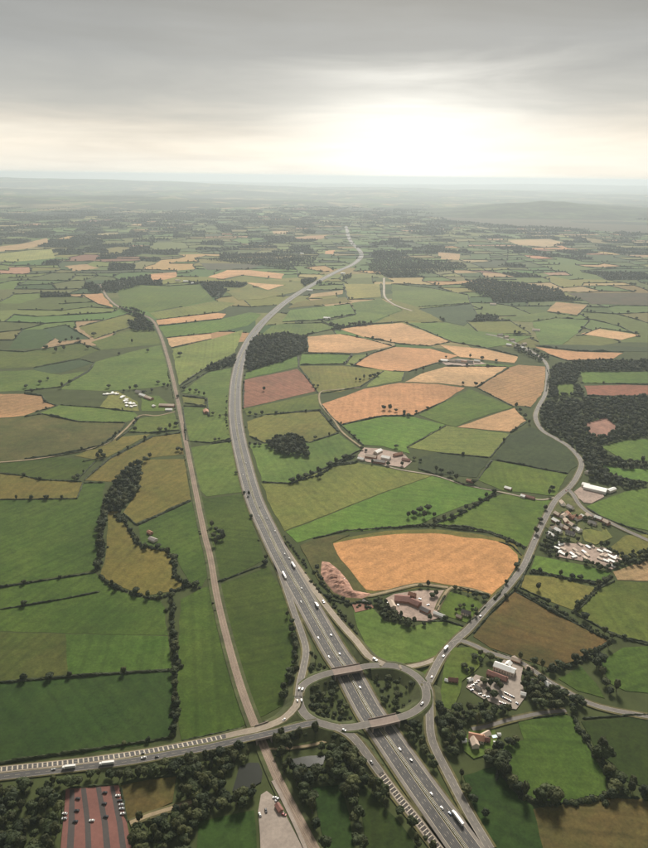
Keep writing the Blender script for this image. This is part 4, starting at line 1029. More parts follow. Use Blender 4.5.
# the wooded brook: columns of trees one can pick out
wood('dense wooded brook left of the olive pasture', '112,488 124,472 137,463 142,474 140,490 132,501 120,511 108,514 101,530 99,560 95,566 97,540 101,512 105,500', 9, (.6, 1.35), 8)
ROWS = [
 ('wooded brook beside the amber meadow', '124,476 118,484 112,494 106,504 103,514 101,524 100,534 102,546 100,556 97,568', 2, 1.15),
 ('thick part of the wooded brook', '136,484 132,492 126,500 118,508 128,486 120,498 112,508 134,476 139,466', 2, 1.25),
 ('brook right of the amber meadow', '120,514 126,524 131,532 138,544 146,549 158,549 168,553 174,560 176,568', 1, .8),
 ('brook below the amber meadow', '178,582 186,586 196,587 172,593 160,597 148,598 136,594 116,590 112,586', 1, .8),
 ('stream between the two dark pastures', '172,598 171,606 173,616 172,626 174,636 176,646 174,654 176,660 172,650 178,652', 1, .8),
 ('lower stream by the west road', '174,674 175,686 176,698 174,704 177,706 175,720 173,732', 1, .75),
 ('copse row below the farm track', '292,483 298,481 306,478 312,476 318,474 320,478', 1, 1.0),
 ('tree row climbing to the central farm', '330,467 336,464 344,460 350,458', 1, 1.05),
 ('tree row above the bright green pasture', '408,518 414,516 420,513 428,511 424,518 434,517', 1, 1.05),
 ('slanting row above the orchard road pasture', '444,523 452,519 460,514 466,510 474,506 480,502 486,498 494,494', 1, .95),
 ('row beside the dark crop above the farm', '384,410 390,410 396,412 404,416', 1, 1.05),
 ('row beside the hamlet wheat wedge', '516,408 520,412 525,418 529,424', 1, .9),
 ('trees round the central farm', '366,452 372,464 388,466 396,448 402,466 414,460 420,462 362,450', 1, .8),
 ('trees along the farm lane', '436,472 441,473 450,476 456,480 474,484', 1, .95),
 ('clumps above the wheat meadow strip', '364,379 370,378 374,377 360,381 378,376', 1, 1.0),
 ('trees above the caravans', '109,388 124,392 130,390 136,389 158,384 164,386 168,388 152,392 144,394', 1, .95),
 ('trees round the railway sheds', '184,390 190,392 196,392 204,396 178,398 199,394', 1, .8),
 ('trees along the sheds pasture', '135,431 160,432 166,431 170,429 176,426 150,458 146,462 178,451 182,452', 1, .95),
 ('clump in the green wedge', '98,459 101,455 104,458 78,478 74,480', 1, 1.0),
 ('trees right of the railway', '212,527 216,531 221,535 214,538 219,541 223,540 216,546', 1, 1.0),
 ('trees at the foot of the left motorway field', '266,560 265,565 251,518 244,494 249,496 236,474', 1, .7),
 ('trees beside the motorway hedge gap', '213,415 220,417 226,418 250,415 256,416 262,415', 1, .8),
 ('trees left of the copse', '250,446 255,446 260,446 219,440 215,441', 1, .75),
 ('trees in the small paddock', '456,612 460,608 464,607 472,608 476,612 470,620', 1, .6),
 ('trees round the farm barns', '432,598 436,596 420,588 428,587 414,624 424,626 430,620', 1, .75),
 ('trees along the wheat lower edge', '455,590 460,592 468,594 476,597 484,600', 1, .7),
 ('trees beside the brown field', '548,604 556,609 578,607 576,611 584,620 604,634 612,638 538,590', 1, .9),
 ('trees along the top of the green strip', '540,572 560,577 572,579 580,580 598,586 604,582', 1, .8),
 ('trees below the brown field', '584,656 574,662 560,668 552,672 542,668 534,664 596,654 608,648', 1, 1.0),
 ('dark trees right of the wedge', '596,668 602,676 606,686 610,694 600,664 616,692', 1, 1.1),
 ('trees round the lower right pasture', '502,764 500,772 505,778 512,786 518,792 524,798 540,802 548,798 556,800 552,806', 1, 1.35),
 ('trees at the corner of the two right pastures', '598,758 604,760 601,754', 1, 1.5),
 ('trees beside the hotel car park', '484,684 490,688 496,684 500,690 494,698 488,692 474,660 480,656', 1, .8),
 ('trees on the hotel lawn', '490,660 498,664 528,678 524,688 520,660', 1, .9),
 ('trees between road and village', '549,496 545,510 540,522 536,534 552,490', 1, .95),
 ('trees in the western pastures', '62,388 70,384 32,393 26,388 40,384 48,380', 1, .95),
 ('trees along the western top hedge', '60,344 66,341 72,340 78,341 46,349 94,336 56,352', 1, 1.0),
 ('lone trees in the western meadows', '119,355 132,343 148,352 180,356 64,350 88,349', 1, 1.0),
 ('trees in the stubble', '416,413 463,385 404,415 408,417 423,371 476,386', 1, .9),
 ('trees round the hamlet', '440,363 470,358 482,360 446,358 496,362 416,372', 1, .9),
 ('lone trees in the red and olive fields', '264,391 318,387 315,439 356,381', 1, .8),
]
ORD = ['first', 'second', 'third', 'fourth', 'fifth', 'sixth', 'seventh', 'eighth', 'ninth', 'tenth', 'eleventh', 'twelfth', 'thirteenth', 'fourteenth', 'fifteenth', 'sixteenth', 'seventeenth', 'eighteenth', 'nineteenth', 'twentieth', 'twenty-first', 'twenty-second']
for desc, s, n, size in ROWS:
    pts = sorted(PL(s))
    allp = []
    for x, y in pts:
        p = at(x, y); allp.append(p)
    for i, p in enumerate(allp):
        for k in range(n):
            q = p + Vector((rw.uniform(-5, 5), rw.uniform(-5, 5), 0)) * (k > 0) * 1.4
            far = max(1.0, (p.length / 1500) ** .35)
            lab = '%s round tree from the west, %s' % (ORD[i], desc)
            if n > 1: lab = '%s %s tree from the west, %s' % (ORD[i], ('taller', 'shorter')[k], desc)
            tree(q, size * far * (1.08 if k == 0 else .85) * rw.uniform(.9, 1.12), lab, desc if len(desc) < 60 else None)

# ------------------------------------------------------------------ hedges
def hedge_mesh(P, w, h, step):
    Q = resample(P, step); v, f = [], []
    L_ = offs(Q, -1); C_ = Q
    for i, p in enumerate(Q):
        n = (L_[i] - p); n.z = 0; n.normalize()
        wob = 1 + .55 * noise.noise(p * .09) ; g_ = noise.noise(p * .022 + Vector((3, 1, 7))); hh = h * (.75 + 1.5 * max(0, g_) + .5 * noise.noise(p * .11) + rw.uniform(-.18, .18)); ww = w * wob * (.75 + 1.1 * max(0, g_))
        end = .25 if i in (0, len(Q) - 1) else 1.0
        for a, z in ((1, -.2), (.95, .62), (.35, 1.0), (-.4, .96), (-1, .55), (-1.0, -.2)):
            r = rw.uniform(.82, 1.18)
            v.append(tuple(p + n * (a * ww * r * end) + Vector((rw.uniform(-.3, .3), rw.uniform(-.3, .3), z * hh * r * end))))
    for i in range(len(Q) - 1):
        for k in range(5): f.append((i * 6 + k, i * 6 + k + 1, i * 6 + 6 + k + 1, i * 6 + 6 + k))
    return mesh('hedge', v, f, 'hedge')
EXTRA = [
 '-14,612 24,606 60,600 100,592', # faint line in the dark pasture
 '24,680 70,677 120,673 171,670', '217,583 240,574 267,564', '-14,766 24,760 100,749 172,738',
 '181,742 214,735 240,729', '313,539 345,531 390,528 434,525 470,528 490,532 528,548', '318,590 330,600 350,604 370,601',
 '520,560 512,576 500,593 494,601', '498,542 512,546 522,556', '473,634 488,616 515,590 524,575 534,555',
 '456,587 470,591 490,597', '466,625 476,617 486,607', '431,622 445,621 464,627', '576,613 590,622 608,632 626,640 662,648',
 '609,642 598,651 580,660', '520,660 500,654 490,650', '499,767 496,782', '561,804 606,797 640,799', '574,717 584,740 597,758',
 '529,801 512,786 498,768', '566,714 530,719', '582,719 624,716 662,715', '120,784 176,775', '121,788 127,824', '64,790 62,824',
 '68,789 118,785', '244,381 243,409', '319,394 338,391 360,387 384,371', '344,365 353,355', '322,405 331,417 341,425 364,446',
 '341,425 383,416 414,416', '446,401 414,415', '477,388 514,407', '531,408 524,406', '510,433 527,422', '407,448 446,426', '436,453 490,458',
 '418,469 436,475 464,485 500,492', '495,460 568,474', '477,481 492,460', '490,458 510,434', '262,482 290,484 330,466 358,462',
 '309,443 339,433', '320,410 339,432', '265,415 319,410', '299,367 318,393', '298,355 299,368', '307,353 352,355',
 '308,352 307,336', '340,334 366,339 392,346', '340,328 372,324 404,322 424,330 452,342 486,348 518,356', '353,366 370,354 396,346',
 '408,372 440,362 460,362', '446,366 508,367', '509,368 477,387', '535,346 578,351 624,352', '549,355 568,361 614,360', '582,335 600,328 640,334',
 '547,312 577,316 589,304 556,301', '500,336 532,336', '478,332 466,321 511,320', '418,307 472,303', '381,284 382,298', '343,283 348,300',
 '166,338 212,333', '171,348 212,339', '156,320 220,312', '158,326 222,319', '82,295 98,304 112,308', '136,526 160,515 191,501',
 '211,444 232,441', '183,406 206,407', '207,398 209,417', '24,393 42,395 46,402 58,406', '180,388 208,372',
 '153,436 110,458 84,481', '126,424 112,441 94,449 64,455 24,460', '139,417 131,429 116,441', '107,457 82,462',
 '545,365 549,375 546,392', '586,508 600,517 624,526 662,540', '580,383 662,385', '586,396 662,397', '601,446 596,455 604,472', '604,473 630,480 662,485',
]
allh = HEDGES + [PL(s) for s in EXTRA]
used = {}; HTREES = []
NH = 0
for pl in allh:
    P = [at(x, y) for x, y in pl]
    d = sum(p.length for p in P) / len(P)
    k = max(1.0, (d / 1300) ** .5)
    me = hedge_mesh(P, 1.7 * k, 2.6 * k, 2.6 * max(1, d / 1100))
    ctr = P[0]; me.transform(Matrix.Translation(-ctr))
    o = ob('hedge', me, None, ctr)
    mid = len(pl) // 2; a, b = pl[max(0, mid - 1)], pl[mid]
    mx, my = (a[0] + b[0]) / 2, (a[1] + b[1]) / 2
    tx, ty = b[0] - a[0], b[1] - a[1]; l = math.hypot(tx, ty) + 1e-6; nx, ny = -ty / l, tx / l
    sd = []
    for r_ in (2.5, 4.5, 7, 10):
        for s_ in (1, -1):
            fd = near_field(mx + nx * r_ * s_, my + ny * r_ * s_)
            if fd and fd not in sd: sd.append(fd)
    slope = 'sloping' if abs(ty) > .35 * abs(tx) else 'level'
    if len(sd) >= 2: lab = 'dark hedge between the %s and the %s' % (sd[0], sd[1])
    elif sd: lab = 'dark hedge along the edge of the %s' % sd[0]
    else: lab = 'dark hedge beside the road'
    w_ = lab.split()
    if len(w_) > 15: lab = 'dark hedge along the edge of the %s' % sd[0]
    n_ = used.get(lab, 0); used[lab] = n_ + 1
    if n_: lab = lab.replace('dark hedge', ['', 'second %s hedge' % slope, 'third %s hedge' % slope, 'fourth hedge', 'fifth hedge', 'sixth hedge', 'seventh hedge'][min(6, n_)])
    tag(o, lab, 'hedge', 'hedges between the fields'); NH += 1
    tot_l = sum((q - p).length for p, q in zip(P, P[1:]))
    R_ = resample(P, 26 * k)
    cand = [p for p in R_[1:-1] if rw.random() < .22]
    for t_i, p in enumerate(cand[:5]):
        if NTREE < 480 and d < 3200: HTREES.append((p, sd[0] if sd else 'main road'))
htr = {}
for p, lab in HTREES[:max(0, 298 - NTREE)]:
    n_ = htr.get(lab, 0); htr[lab] = n_ + 1
    far = max(1.0, (p.length / 1500) ** .3)
    tree(p, rw.uniform(.5, .85) * far, '%s small hedge tree round the %s' % (ORD[min(21, n_)], lab), 'trees standing in the field hedges')
scatter('hedgerow_trees', [(p, rw.uniform(.5, .9) * max(1.0, (p.length / 1500) ** .3)) for p, l in HTREES[max(0, 298 - NTREE):]], 'small trees in the farther hedges', 'trees')

# ------------------------------------------------------------------ far hedgerows and woods of the patchwork: one mass each
fhv, fhf = [], []
fartrees = []
def allowed(p, tall=False):
    x, y = px(p)
    if y > 343 or x < -60 or x > 710: return False
    if not roadclear(p, 22 if y > 300 else 39): return False
    if tall and 225 < y < 285 and 315 < x < 372 and p.length > 3500: return False
    return near_field(x, y) is None
for i in range(NX):
    for j in range(NY):
        a = GV[i][j]
        for b, nb in ((GV[i + 1][j], (i, j - 1)), (GV[i][j + 1], (i - 1, j))):
            if nb not in cellid or cellid[nb] == cellid[i, j]: continue
            m_ = (a + b) / 2
            if m_.length > 15000 or m_.y < 1500: continue
            if rw.random() < .1: continue
            st = 16 if m_.length < 5000 else 40
            Q = resample([a, b], st)
            n = Vector((b.y - a.y, a.x - b.x, 0)).normalized()
            kk = max(1.0, (m_.length / 1500) ** .38)
            prev = None
            for p in Q:
                if not allowed(p): prev = None; continue
                w = 1.7 * kk * rw.uniform(.5, 1.5); h = 2.5 * kk * rw.uniform(.5, 1.6)
                k = len(fhv)
                jx = n * rw.uniform(-2, 2)
                fhv += [tuple(p + jx + n * w + Vector((0, 0, -.2))), tuple(p + jx + n * w * .5 + Vector((0, 0, h))), tuple(p + jx - n * w * .5 + Vector((0, 0, h * .95))), tuple(p + jx - n * w + Vector((0, 0, -.2)))]
                if prev is not None: fhf += [(prev + e, prev + e + 1, k + e + 1, k + e) for e in range(3)]
                prev = k
                if rw.random() < .17 * (st / 16) ** .6 : fartrees.append((p + n * rw.uniform(-3, 3), rw.uniform(.45, 1.15) * kk ** .5))
tag(ob('far_hedgerows', mesh('far_hedgerows', fhv, fhf, 'hedge')), 'network of dark hedgerows in the far patchwork', 'hedgerows', None, 'stuff')
scatter('far_hedgerow_trees', fartrees, 'small dark trees dotted along the far hedgerows', 'trees')
fw = []
for i, j in FARWOOD:
    A, B, C_, D_ = GV[i][j], GV[i + 1][j], GV[i + 1][j + 1], GV[i][j + 1]
    d = A.length
    if d > 14000: continue
    sp = 15 if d < 5000 else 26 if d < 8000 else 38
    n = int(CELL / sp)
    for u in range(n):
        for w in range(n):
            s_, t_ = (u + rw.random()) / n, (w + rw.random()) / n
            p = A.lerp(B, s_).lerp(D_.lerp(C_, s_), t_)
            if allowed(p, True): fw.append((p, rw.uniform(.8, 1.3) * (sp / 13) ** .6))
scatter('far_woods', fw, 'dark woods scattered over the far patchwork', 'woods')

# ------------------------------------------------------------------ buildings
BZ = 1.25
_hm = {}
def shared(key, fn):
    if key not in _hm: _hm[key] = fn()
    return _hm[key]
WIN = None
def house(x, y, dx, dy, l, w, h, rise, roof, wall, label, cat='house', name='house', group=None, chimney=True, windows=True, hip=False, door=True):
    """gabled building; (x, y) its middle on the survey grid, (dx, dy) the way its ridge runs there"""
    p = at(x, y, 0); q = at(x + dx, y + dy, 0) - p
    o = empty(name, (p.x, p.y, BZ - 1.3), math.atan2(q.y, q.x) - math.pi / 2)
    tag(o, label, cat, group)
    key = (round(l, 1), round(w, 1), h, rise, roof, wall, hip)
    def mk_wall():
        m_ = MB(); m_.prism([(-w / 2, 0), (w / 2, 0), (w / 2, h), (0, h + rise * (0 if hip else 1)), (-w / 2, h)] if not hip else [(-w / 2, 0), (w / 2, 0), (w / 2, h), (-w / 2, h)], -l / 2, l / 2)
        return m_.me('wall', wall)
    ob('wall', shared(('w',) + key, mk_wall), o)
    def mk_roof():
        e = .45; t = .28; m_ = MB()
        if hip:
            z0, z1 = h + .02, h + rise; X, Y = w / 2 + e, l / 2 + e; r = max(.3, l / 2 - w * .4)
            m_.v = [(-X, -Y, z0), (X, -Y, z0), (X, Y, z0), (-X, Y, z0), (0, -r, z1), (0, r, z1)]
            m_.f = [(0, 1, 4), (1, 2, 5, 4), (2, 3, 5), (3, 0, 4, 5), (3, 2, 1, 0)]
        else:
            sl_ = rise / (w / 2)
            m_.prism([(-w / 2 - e, h - e * sl_ + .03), (0, h + rise + .03), (w / 2 + e, h - e * sl_ + .03), (w / 2 + e, h - e * sl_ + t), (0, h + rise + t + .05), (-w / 2 - e, h - e * sl_ + t)], -l / 2 - e, l / 2 + e)
        return m_.me('roof', roof)
    rf = ob('roof', shared(('r',) + key, mk_roof), o)
    if chimney:
        m_ = MB().box(-.45, .45, -.4, .4, -1.2, 1.3)
        c = ob('chimney', shared(('chim',), lambda: MB().box(-.45, .45, -.4, .4, -1.2, 1.3).me('chimney', 'brick_wall')), rf)
        c.location = (0, l / 2 - 1.2, h + rise)
    if windows:
        wm = shared(('win',), lambda: MB().box(-.06, .06, -.6, .6, -.65, .65).me('window', 'glass'))
        n = max(2, int(l / 3.2)); lv = (1.5, 4.1) if h > 4.5 else (1.6,)
        for s in (-1, 1):
            for zz in lv:
                for k in range(n):
                    if k == n // 2 and zz < 2 and s < 0 and door: continue
                    c = ob('window', wm, o); c.location = (s * (w / 2 + .02), -l / 2 + (k + .5) * l / n, zz)
        if door:
            c = ob('door', shared(('door',), lambda: MB().box(-.06, .06, -.5, .5, -1.05, 1.05).me('door', 'car_dark')), o)
            c.location = (-(w / 2 + .02), -l / 2 + (n // 2 + .5) * l / n, 1.05 + .0)
    return o
# central farm among the pastures
house(378, 453, 6, -3, 22, 11, 5, 3, 'white_roof', 'cream_wall', 'white-roofed barn at the back of the central farm', 'barn', 'barn', None, False, False)
house(361, 460, 4, 1, 15, 9, 4, 2.5, 'white_roof', 'cream_wall', 'white-roofed shed at the left end of the central farm', 'barn', 'barn', None, False, False)
house(386, 459, 5, 1, 20, 13, 5, 3, 'white_roof', 'white_wall', 'large white barn in the middle of the central farm', 'barn', 'barn', None, False, False)
house(371, 458, 6, 1, 26, 12, 5, 3, 'pale_roof', 'brick_wall', 'pinkish-roofed barn in the central farm', 'barn', 'barn', None, False, False)
house(379, 463, 7, 1, 28, 11, 5, 3, 'grey_roof', 'brick_wall', 'long grey-roofed shed at the front of the central farm', 'barn', 'barn', None, False, False)
house(398, 456, 5, -1, 22, 9, 5, 3, 'tile_roof', 'brick_wall', 'red-tiled farmhouse at the right end of the central farm', 'house', 'farmhouse')
house(406, 461, 6, 1, 18, 10, 4, 2.5, 'rust_roof', 'brick_wall', 'rust-roofed shed right of the central farmhouse', 'barn', 'barn', None, False, False)
# red farm below the wheat
house(402, 601, 10, 1, 22, 16, 5, 3.5, 'rust_roof', 'brick_wall', 'largest dark red barn of the lower farm', 'barn', 'barn', None, False, False)
house(415, 605, 9, 4, 16, 12, 5, 3, 'rust_roof', 'brick_wall', 'dark red barn beside the largest barn of the lower farm', 'barn', 'barn', None, False, False)
house(412, 597, 7, 2, 11, 8, 5, 3, 'tile_roof', 'brick_wall', 'tiled farmhouse behind the dark red barns', 'house', 'farmhouse')
house(392, 606, 3, 6, 16, 8, 4, 2.2, 'pale_roof', 'cream_wall', 'pale roofed shed left of the dark red barns', 'barn', 'barn', None, False, False)
house(425, 612, 6, 3, 14, 9, 4, 2.5, 'slate_roof', 'brick_wall', 'slate-roofed shed right of the dark red barns', 'barn', 'barn', None, False, False)
house(439, 616.5, 9, 3.6, 17, 5.5, 4, 1.8, 'white_roof', 'white_wall', 'long bright white barn at the corner of the triangular pasture', 'barn', 'barn', None, False, False)
house(413, 603.5, 4, 1, 6, 4, 3, 1.5, 'white_roof', 'white_wall', 'tiny white-roofed hut among the dark red barns', 'hut', 'hut', None, False, False)
house(466, 615, 7, 2, 13, 8, 5, 3, 'slate_roof', 'cream_wall', 'cream house inside the small bright paddock')
house(459, 618, 5, 2, 8, 5, 3, 2, 'pale_roof', 'brick_wall', 'little outbuilding left of the paddock house', 'shed', 'shed', None, False, False)
house(342, 580.5, 5, 1, 7, 4, 3, .6, 'white_roof', 'white_wall', 'white site cabin on the earthworks', 'cabin', 'site_cabin', None, False, True)
house(365, 603, 4, 2, 8, 4, 3, 1.2, 'grey_roof', 'white_wall', 'small grey shed below the earthworks', 'shed', 'shed', None, False, False)
# hotel
house(502, 671, 11, 4, 21, 11, 7, 3, 'white_roof', 'cream_wall', 'main block of the white hotel with a bright roof', 'hotel', 'hotel', None, False, True)
house(510, 674, 9, 3.5, 12, 10, 7, 2.6, 'white_roof', 'cream_wall', 'lower right wing of the white hotel', 'hotel', 'hotel_wing', None, False, True)
house(508, 668, 5, -6, 8, 7, 7, 2.6, 'white_roof', 'cream_wall', 'rear stub wing of the white hotel', 'hotel', 'hotel_wing', None, False, True)
house(497, 678, 9, 3.5, 26, 8, 4, 2.4, 'rust_roof', 'brick_wall', 'low red-roofed range in front of the white hotel', 'outbuilding', 'outbuilding')
house(516, 662, 8, 3, 12, 7, 4, 2.2, 'pale_roof', 'brick_wall', 'pale-roofed house behind the white hotel')
house(529, 671, 6, 3, 9, 7, 4, 2.2, 'pale_roof', 'cream_wall', 'pale cottage between the hotel and the lane')
house(470, 681.5, 3, -1, 6, 5, 3.5, 1.5, 'white_roof', 'white_wall', 'white lodge at the left corner of the hotel car park', 'lodge', 'lodge')
house(453, 682, 8, 1, 12, 6, 4, 2.4, 'rust_roof', 'brick_wall', 'dark red cottage on the lawn by the roundabout')
house(446.5, 682, 3, 1, 4.5, 4, 3, 1.4, 'white_roof', 'white_wall', 'small white shed beside the dark red cottage', 'shed', 'shed', None, False, False)
house(523, 696, 4, 1, 6, 5, 3.5, 1.5, 'white_roof', 'white_wall', 'white kiosk at the lower right corner of the hotel car park', 'kiosk', 'kiosk', None, False, False)
house(546, 686, 5, 3, 9, 7, 4.5, 2.4, 'white_roof', 'white_wall', 'white-roofed house under the lane right of the hotel')
house(536, 685, 6, 2, 12, 7, 4.5, 2.4, 'slate_roof', 'cream_wall', 'slate-roofed house left of the white-roofed lane house')
house(478, 690, 6, 4, 9, 5, 4, 2, 'grey_roof', 'cream_wall', 'grey-roofed cottage in the hotel trees')
# country house
house(476, 741, 10, 2, 17, 10, 6, 3.2, 'tile_roof', 'cream_wall', 'country house with an orange tiled roof and pale walls')
house(474, 746, 3, 8, 11, 8, 6, 3, 'pale_roof', 'cream_wall', 'front wing of the country house with a pale roof', 'house', 'house_wing', None, False)
house(485, 737, 8, -4, 12, 6, 4, 2.2, 'pale_roof', 'white_wall', 'pale outbuilding behind the country house', 'outbuilding', 'outbuilding', None, False)
house(486, 742, 7, 1, 8, 5, 4, 2, 'rust_roof', 'brick_wall', 'small red outbuilding right of the country house', 'outbuilding', 'outbuilding', None, False)
house(464, 742.5, 4, 0, 5, 4.5, 3.5, 1.6, 'white_roof', 'white_wall', 'white garage at the left end of the country house', 'garage', 'garage', None, False, False)
house(496, 745, 4, 0, 5.5, 4.5, 3, 1.5, 'white_roof', 'cream_wall', 'white shed at the right end of the country house', 'shed', 'shed', None, False, False)
house(499, 736, 3, 0, 3.5, 3, 2.6, 1, 'white_roof', 'white_wall', 'tiny white summer house beside the swimming pool', 'summer house', 'summer_house', None, False, False)
def pool():
    p = at(494.5, 737.5, 0); o = empty('swimming_pool', (p.x, p.y, 0), .2); tag(o, 'small turquoise swimming pool behind the country house', 'swimming pool')
    MB().box(-3.4, 3.4, -2.4, 2.4, 0, 1.45).build('surround', 'concrete', o); MB().box(-2.7, 2.7, -1.8, 1.8, 1.2, 1.50).build('water', 'pool_blue', o)
pool()
# depot
house(595, 490.5, 11, 2.6, 44, 19, 6, 2.5, 'white_roof', 'white_wall', 'largest white hall of the roadside depot', 'warehouse', 'warehouse', None, False, False)
house(585.5, 486.8, 6, 1.5, 14, 13, 6, 2.5, 'white_roof', 'cream_wall', 'cream hall at the left end of the depot', 'warehouse', 'warehouse', None, False, False)
house(611, 491.5, 8, -3, 22, 9, 5, 2, 'white_roof', 'cream_wall', 'narrow white hall right of the depot yard', 'warehouse', 'warehouse', None, False, False)
house(588, 473.5, 7, -3, 16, 8, 5, 2.5, 'grey_roof', 'cream_wall', 'grey-roofed house beside the road bend above the depot')
house(585.5, 457, 3, 1, 9, 6, 4, 2, 'white_roof', 'cream_wall', 'white cottage on the road bend beside the wood')
# village
VS = 'houses of the roadside village'
V = [(562,505,'pale'),(570,509,'grey'),(557,516,'pale'),(563.5,517.5,'pale'),(556,523,'white'),(568,516,'tile'),(573,519,'tile'),(578,520,'tile'),(566,523,'pale'),(560,527,'grey'),
     (553,530,'pale'),(558,532.5,'white'),(566,530,'pale'),(572,527,'pale'),(577,531,'white'),(583,519,'white'),(589,518,'pale'),(592,525,'grey'),(598,520,'white'),(606,524,'pale'),(551,537,'white'),(570,535,'slate')]
DESC = {'pale': 'pale-roofed', 'grey': 'grey-roofed', 'tile': 'red-tiled', 'slate': 'slate-roofed', 'white': 'white-roofed'}
cnt = {}
for i, (x, y, r_) in enumerate(sorted(V)):
    n_ = cnt.get(r_, 0); cnt[r_] = n_ + 1
    house(x, y, rw.choice([6, 7, 3]), rw.choice([2, -2, 4]), rw.uniform(11, 17), rw.uniform(8, 9.5), 5.2, 3, {'pale': 'pale_roof', 'grey': 'grey_roof', 'tile': 'tile_roof', 'slate': 'slate_roof', 'white': 'white_roof'}[r_], rw.choice(['cream_wall', 'white_wall', 'brick_wall']),
          '%s %s house from the west in the roadside village' % (ORD[n_], DESC[r_]), 'house', 'house', VS)
# mobile homes and caravans
def mobile(x, y, a, label, group, l=12.0, w=5.0, roof='white_roof'):
    p = at(x, y, 0); o = empty('mobile_home', (p.x, p.y, BZ - 1.2), a); tag(o, label, 'mobile home', group)
    ob('wall', shared(('mw', l, w), lambda: MB().box(-w / 2, w / 2, -l / 2, l / 2, .5, 2.9).me('wall', 'white_wall')), o)
    ob('roof', shared(('mr', l, w, roof), lambda: MB().prism([(-w / 2 - .2, 2.91), (w / 2 + .2, 2.91), (w / 2 + .2, 3.05), (0, 3.7), (-w / 2 - .2, 3.05)], -l / 2 - .2, l / 2 + .2).me('roof', roof)), o)
    ob('skirt', shared(('ms', l, w), lambda: MB().box(-w / 2 + .2, w / 2 - .2, -l / 2 + .2, l / 2 - .2, 0, .49).me('skirt', 'slate_roof')), o)
    wm = shared(('mwin',), lambda: MB().box(-.05, .05, -.7, .7, -.45, .45).me('window', 'glass'))
    for s in (-1, 1):
        for k in (-.3, .05, .33):
            c = ob('window', wm, o); c.location = (s * (w / 2 + .02), k * l, 1.9)
for cl, pts, a0 in (('left cluster', '557,549 560,546 563,550 559,553 563,555 561,544.5', .6), ('middle cluster', '572,555 575,551 578,555 574,558 584,553 587,556 585,559 592,547 588,548 580,545.5', .3), ('right cluster', '600,552 603,549.5 606,552 609,553 602,556 606,557 610,557 613,559 616,558 619,560 611,562 615,564 612,567 600,560 606,562', .7)):
    for i, (x, y) in enumerate(sorted(PL(pts))): mobile(x, y, a0 + rw.choice([0, 0, 1.57]) + rw.uniform(-.1, .1), '%s white mobile home from the west in the %s of the park' % (ORD[i], cl), 'mobile homes in the %s' % cl, 10.0, 4.6, rw.choice(['white_roof', 'white_roof', 'pale_roof']))
for i, (x, y) in enumerate(sorted(PL('105.5,396 107.5,395 110,394.5 112.5,394 115,394.3 117.5,395 120,396.5 122,398 124.5,397.5 126,399.5 123.5,400.5 128,400.5 125.5,402.5 128.5,403.5 131,402.5 130,405.5 133,405 134,407 127,405.5 132,407.5'))):
    mobile(x + rw.uniform(-1.6, 1.6), y + rw.uniform(-1.3, 1.3), rw.uniform(0, 3.1), '%s white caravan from the west on the straw-coloured meadow' % ORD[i], 'caravans on the western meadow', 11.0, 6.0)
house(143, 396.5, 6, 2, 26, 11, 5, 3, 'white_roof', 'cream_wall', 'white barn right of the caravans', 'barn', 'barn', None, False, False)
house(149, 399, 6, 2, 30, 12, 5, 3, 'pale_roof', 'brick_wall', 'pale pink barn between the caravans and the railway', 'barn', 'barn', None, False, False)
house(139, 393, 6, 1, 20, 10, 5, 3, 'grey_roof', 'cream_wall', 'grey barn behind the caravans', 'barn', 'barn', None, False, False)
house(167, 406.5, 8, 0.3, 42, 14, 5, 3, 'pale_roof', 'brick_wall', 'long pinkish shed beside the railway', 'shed', 'long_shed', None, False, False)
house(169, 410.5, 5, 0, 18, 10, 4, 2, 'white_roof', 'white_wall', 'white shed in front of the long pinkish shed', 'shed', 'shed', None, False, False)
house(154, 407, 2, 1, 9, 8, 4, 2, 'white_roof', 'cream_wall', 'little white shed left of the long pinkish shed', 'shed', 'shed', None, False, False)
house(206, 412.5, 1, 3, 22, 13, 5, 3, 'tile_roof', 'brick_wall', 'lone orange-roofed barn right of the railway', 'barn', 'barn', None, False, False)
house(153, 541, 5, 2, 15, 9, 4, 2.2, 'grey_roof', 'cream_wall', 'grey ruined shed among the brook trees', 'shed', 'shed', None, False, False)
house(150, 534, 4, 2, 10, 7, 4, 2.2, 'tile_roof', 'brick_wall', 'red-roofed hut among the brook trees', 'shed', 'shed', None, False, False)
house(508, 489.5, 7, 2, 14, 9, 4, 2.2, 'white_roof', 'brick_wall', 'white-roofed shed on the farm lane', 'shed', 'shed', None, False, False)
house(528, 498, 9, 2.5, 26, 8, 4, 2, 'rust_roof', 'brick_wall', 'long red-roofed shed on the farm lane', 'shed', 'long_shed', None, False, False)
house(523, 497.4, 3, 1, 9, 8, 4, 2, 'white_roof', 'white_wall', 'white end of the long red-roofed farm lane shed', 'shed', 'shed', None, False, False)
house(470, 482, 6, 1.5, 15, 8, 4, 2, 'tile_roof', 'brick_wall', 'small red barn among trees on the farm lane', 'barn', 'barn', None, False, False)
house(444, 361.7, 5, .3, 24, 14, 6, 3, 'white_roof', 'white_wall', 'white barn at the left end of the hamlet', 'barn', 'barn', None, False, False)
for x, r_, l_ in ((452, 'pale_roof', 'pale-roofed'), (458, 'grey_roof', 'grey-roofed'), (464, 'tile_roof', 'red-tiled'), (470, 'slate_roof', 'slate-roofed'), (477, 'white_roof', 'white-roofed')):
    house(x, 362.5 + rw.uniform(-1, 1), 5, .6, 20, 11, 6, 3.5, r_, 'cream_wall', '%s house in the hamlet among the wheat' % l_, 'house', 'house', 'houses of the hamlet')
